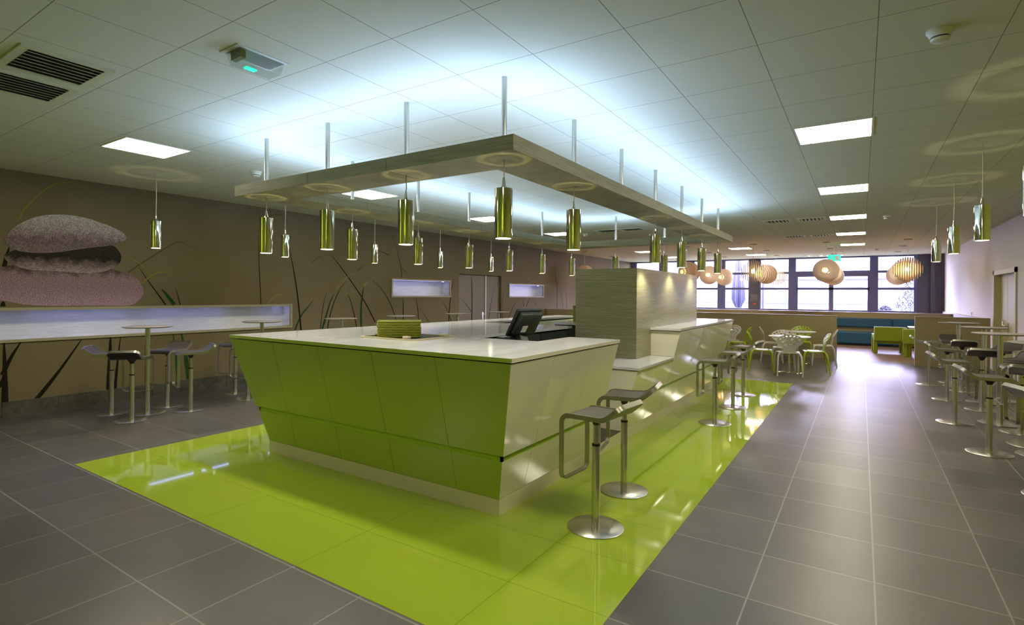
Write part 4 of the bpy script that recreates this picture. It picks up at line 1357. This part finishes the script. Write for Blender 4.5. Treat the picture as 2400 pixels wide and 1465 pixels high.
def make_armchair(label):
    t = thing('block_armchair', label, 'armchair', group='lime block armchairs')
    # local: back towards -y
    w, d = .40, .34
    for sx in (-1, 1):
        b = MB()
        x0, x1 = sorted((sx * w, sx * (w - .10)))
        b.box(x0, x1, -d, -d + .12, 0, .44).box(x0, x1, d - .12, d, 0, .44).box(x0, x1, -d, d, .44, .56)
        b.build('side_frame', 'green_uphol', t, bevel=.012)
    MB().box(-w + .102, w - .102, -d + .02, d, .30, .43).build('seat', 'green_uphol', t, bevel=.02)
    MB().box(-w, w, -d - .11, -d - .002, .38, .80).build('backrest', 'green_uphol', t, bevel=.02)
    MB().box(-w + .102, w - .102, -d - .002, -d + .10, .30, .60).build('back_support', 'green_uphol', t)
    return t
ac = make_armchair('lime block armchair seen from behind in front of the teal bench')
ac.location = (.69, 19.75, 0)
ac.rotation_euler.z = deg(4)
dup(ac, (1.45, 18.85, 0), deg(-12), 'lime block armchair half hidden by the right partition')
t = thing('lounge_table', 'square white lounge table beside the lime armchairs', 'table', (1.75, 20.4, 0))
MB().box(1.20, 2.1, 19.75, 20.65, .755, .785).build('table_top', 'chair_white', t, world=True, bevel=.004)
MB().box(1.62, 1.70, 20.16, 20.24, .01, .755).build('post', 'steel', t, world=True)
MB().box(1.40, 1.92, 19.94, 20.46, 0, .01).build('base_plate', 'steel', t, world=True)

# ------------------------------------------------------------------ round lamps of parallel slats
def make_lamp():
    t = thing('slatted_globe_lamp', '', 'pendant lamp', group='slatted globe lamps')
    R, zc = .345, -.85
    MB().lathe([(.001, 0), (.10, 0), (.10, -.025), (.001, -.03)], n=24).build('ceiling_rose', 'frame_wood', t)
    MB().cyl((0, 0, -.02), (0, 0, zc + .08), .004, n=8).build('cord', 'cord', t)
    b = MB()
    for i in range(-6, 7):
        x = i * .054
        ro = math.sqrt(R * R - x * x)
        ri = min(max(.09, ro * .55), ro - .04)
        b.lathe([(ri, x - .009), (ro, x - .009), (ro, x + .009), (ri, x + .009)], (0, 0, zc), 40, axis='x', closed=True)
    b.build('slatted_shade', 'slat', t, angle=30)
    MB().sphere((0, 0, zc), .062).build('bulb', 'bulb', t)
    MB().cyl((0, 0, zc + .06), (0, 0, zc + .10), .022, n=12).build('lamp_holder', 'white_plastic', t)
    return t
LP = [(-8.70, 18.3, 70, 'far left slatted globe lamp peeking past the laminate block'),
      (-8.70, 20.9, 70, 'slatted globe lamp behind the one beside the laminate block'),
      (-4.80, 18.1, 62, 'nearest slatted globe lamp left of the wide column, behind the chrome pendants'),
      (-4.80, 20.9, 95, 'middle slatted globe lamp left of the wide column, face on'),
      (-4.80, 23.55, 75, 'farthest slatted globe lamp left of the wide column'),
      (-2.84, 18.15, 10, 'slatted globe lamp in front of the wide column, slats edge on'),
      (-2.84, 20.9, 50, 'slatted globe lamp right of the wide column, its glow showing at the side'),
      (-2.84, 23.6, 8, 'farthest slatted globe lamp right of the wide column, pale against the window'),
      (-.89, 18.5, 88, 'large slatted globe lamp before the middle window, bulb in its centre'),
      (-.89, 20.9, 76, 'slatted globe lamp overlapped by the large one before the middle window'),
      (-.89, 23.7, 80, 'last slatted globe lamp before the middle window, mostly hidden'),
      (1.08, 18.55, -7, 'slatted globe lamp at right, glowing between edge-on slats'),
      (1.08, 20.9, 60, 'slatted globe lamp behind the glowing right one'),
      (1.08, 23.6, 55, 'farthest slatted globe lamp at right, against the last window')]
lp = make_lamp()
for i, (x, y, a, lab) in enumerate(LP):
    if i == 0:
        lp.location = (x, y, CEIL)
        lp.rotation_euler.z = deg(a)
        lp['label'] = lab
    else:
        dup(lp, (x, y, CEIL), deg(a), lab)

# ------------------------------------------------------------------ outside the windows
struct(MB().box(-60, 60, WIN + .26, 90, -.3, -.1).build('ground', 'lawn'))
fe = thing('garden_fence', 'pale picket fence across the lawn outside the windows', 'fence', (-3, 36, -.1))
b = MB()
for i in range(150):
    b.box(-20 + i * .22, -20 + i * .22 + .09, 36, 36.03, 0, 1.55)
b.build('pickets', 'fence_paint', fe, world=True)
MB().box(-20, 13, 36.03, 36.08, .4, .48).box(-20, 13, 36.03, 36.08, 1.2, 1.28).build('rail', 'fence_paint', fe, world=True)
hs = thing('house', 'pale apartment house far outside the windows', 'building', (-6, 60, -.1))
MB().box(-30, 18, 60, 68, -.1, 9).build('wall', 'house_wall', hs, world=True)
for i in range(12):
    for z in (1.0, 4.0, 7.0):
        if z < 6:
            x = -28 + i * 3.8
            MB().box(x, x + 1.5, 59.95, 60.0, z, z + 1.6).build('window', 'house_glass', hs, world=True)
cp = thing('outdoor_canopy', 'thin canopy edge outside the middle window', 'canopy', (-1, 29.5, -.1))
MB().box(-4.2, 2.4, 29.4, 29.5, 2.44, 2.52).build('edge_beam', 'canvas', cp, world=True)
MB().box(-4.2, -4.1, 29.4, 29.5, -.1, 2.44).box(2.3, 2.4, 29.4, 29.5, -.1, 2.44).build('post', 'canvas', cp, world=True)
pa = thing('closed_parasol', 'closed lavender parasol standing outside left of the wide column', 'parasol', (-5.05, 28, -.1))
MB().cyl((-5.05, 28, -.1), (-5.05, 28, 3.7), .03, n=12).build('pole', 'steel', pa, world=True)
b = MB()
n = 28
prof = [(3.6, .05), (3.3, .10), (2.6, .20), (1.9, .26), (1.5, .26), (1.1, .10)]
for z, r in prof:
    for i in range(n):
        a = 2 * PI * i / n
        rr = r * (1 + .22 * math.cos(7 * a))
        b.v.append(Vector((-5.05 + rr * math.cos(a), 28 + rr * math.sin(a), z)))
for j in range(len(prof) - 1):
    for i in range(n):
        b.f.append((j * n + i, j * n + (i + 1) % n, (j + 1) * n + (i + 1) % n, (j + 1) * n + i))
b.build('canopy_cloth', 'canvas', pa, world=True, angle=60)
def tree(name, label, x, y, h, r, seed, trunk_h):
    rnd = random.Random(seed)
    t = thing(name, label, 'tree', (x, y, -.1))
    MB().cyl((0, 0, 0), (0, 0, trunk_h + .4), .07, .04, n=10).build('trunk', 'blade_d', t)
    b = MB()
    for i in range(2600):
        a = rnd.uniform(0, 2 * PI)
        q = rnd.random() ** .5
        zz = rnd.uniform(0, 1)
        rr = r * q * (math.sin(PI * min(.98, zz * .8 + .18)) ** .7)
        c = Vector((rr * math.cos(a), rr * math.sin(a), trunk_h + zz * (h - trunk_h)))
        u = Vector((rnd.uniform(-1, 1), rnd.uniform(-1, 1), rnd.uniform(-1, 1))).normalized()
        v = u.orthogonal().normalized()
        s_ = rnd.uniform(.03, .08)
        b.add([c - u * s_, c + v * s_ * .4, c + u * s_, c - v * s_ * .4], [(0, 1, 2, 3)])
    b.build('foliage', 'leaf', t)
tree('conifer_tree', 'dark conifer outside the rightmost window', 2.05, 27.9, 3.0, .8, 3, .2)
tree('shrub', 'small leafy shrub outside left of the conifer', .95, 30.5, 1.35, .55, 5, .1)
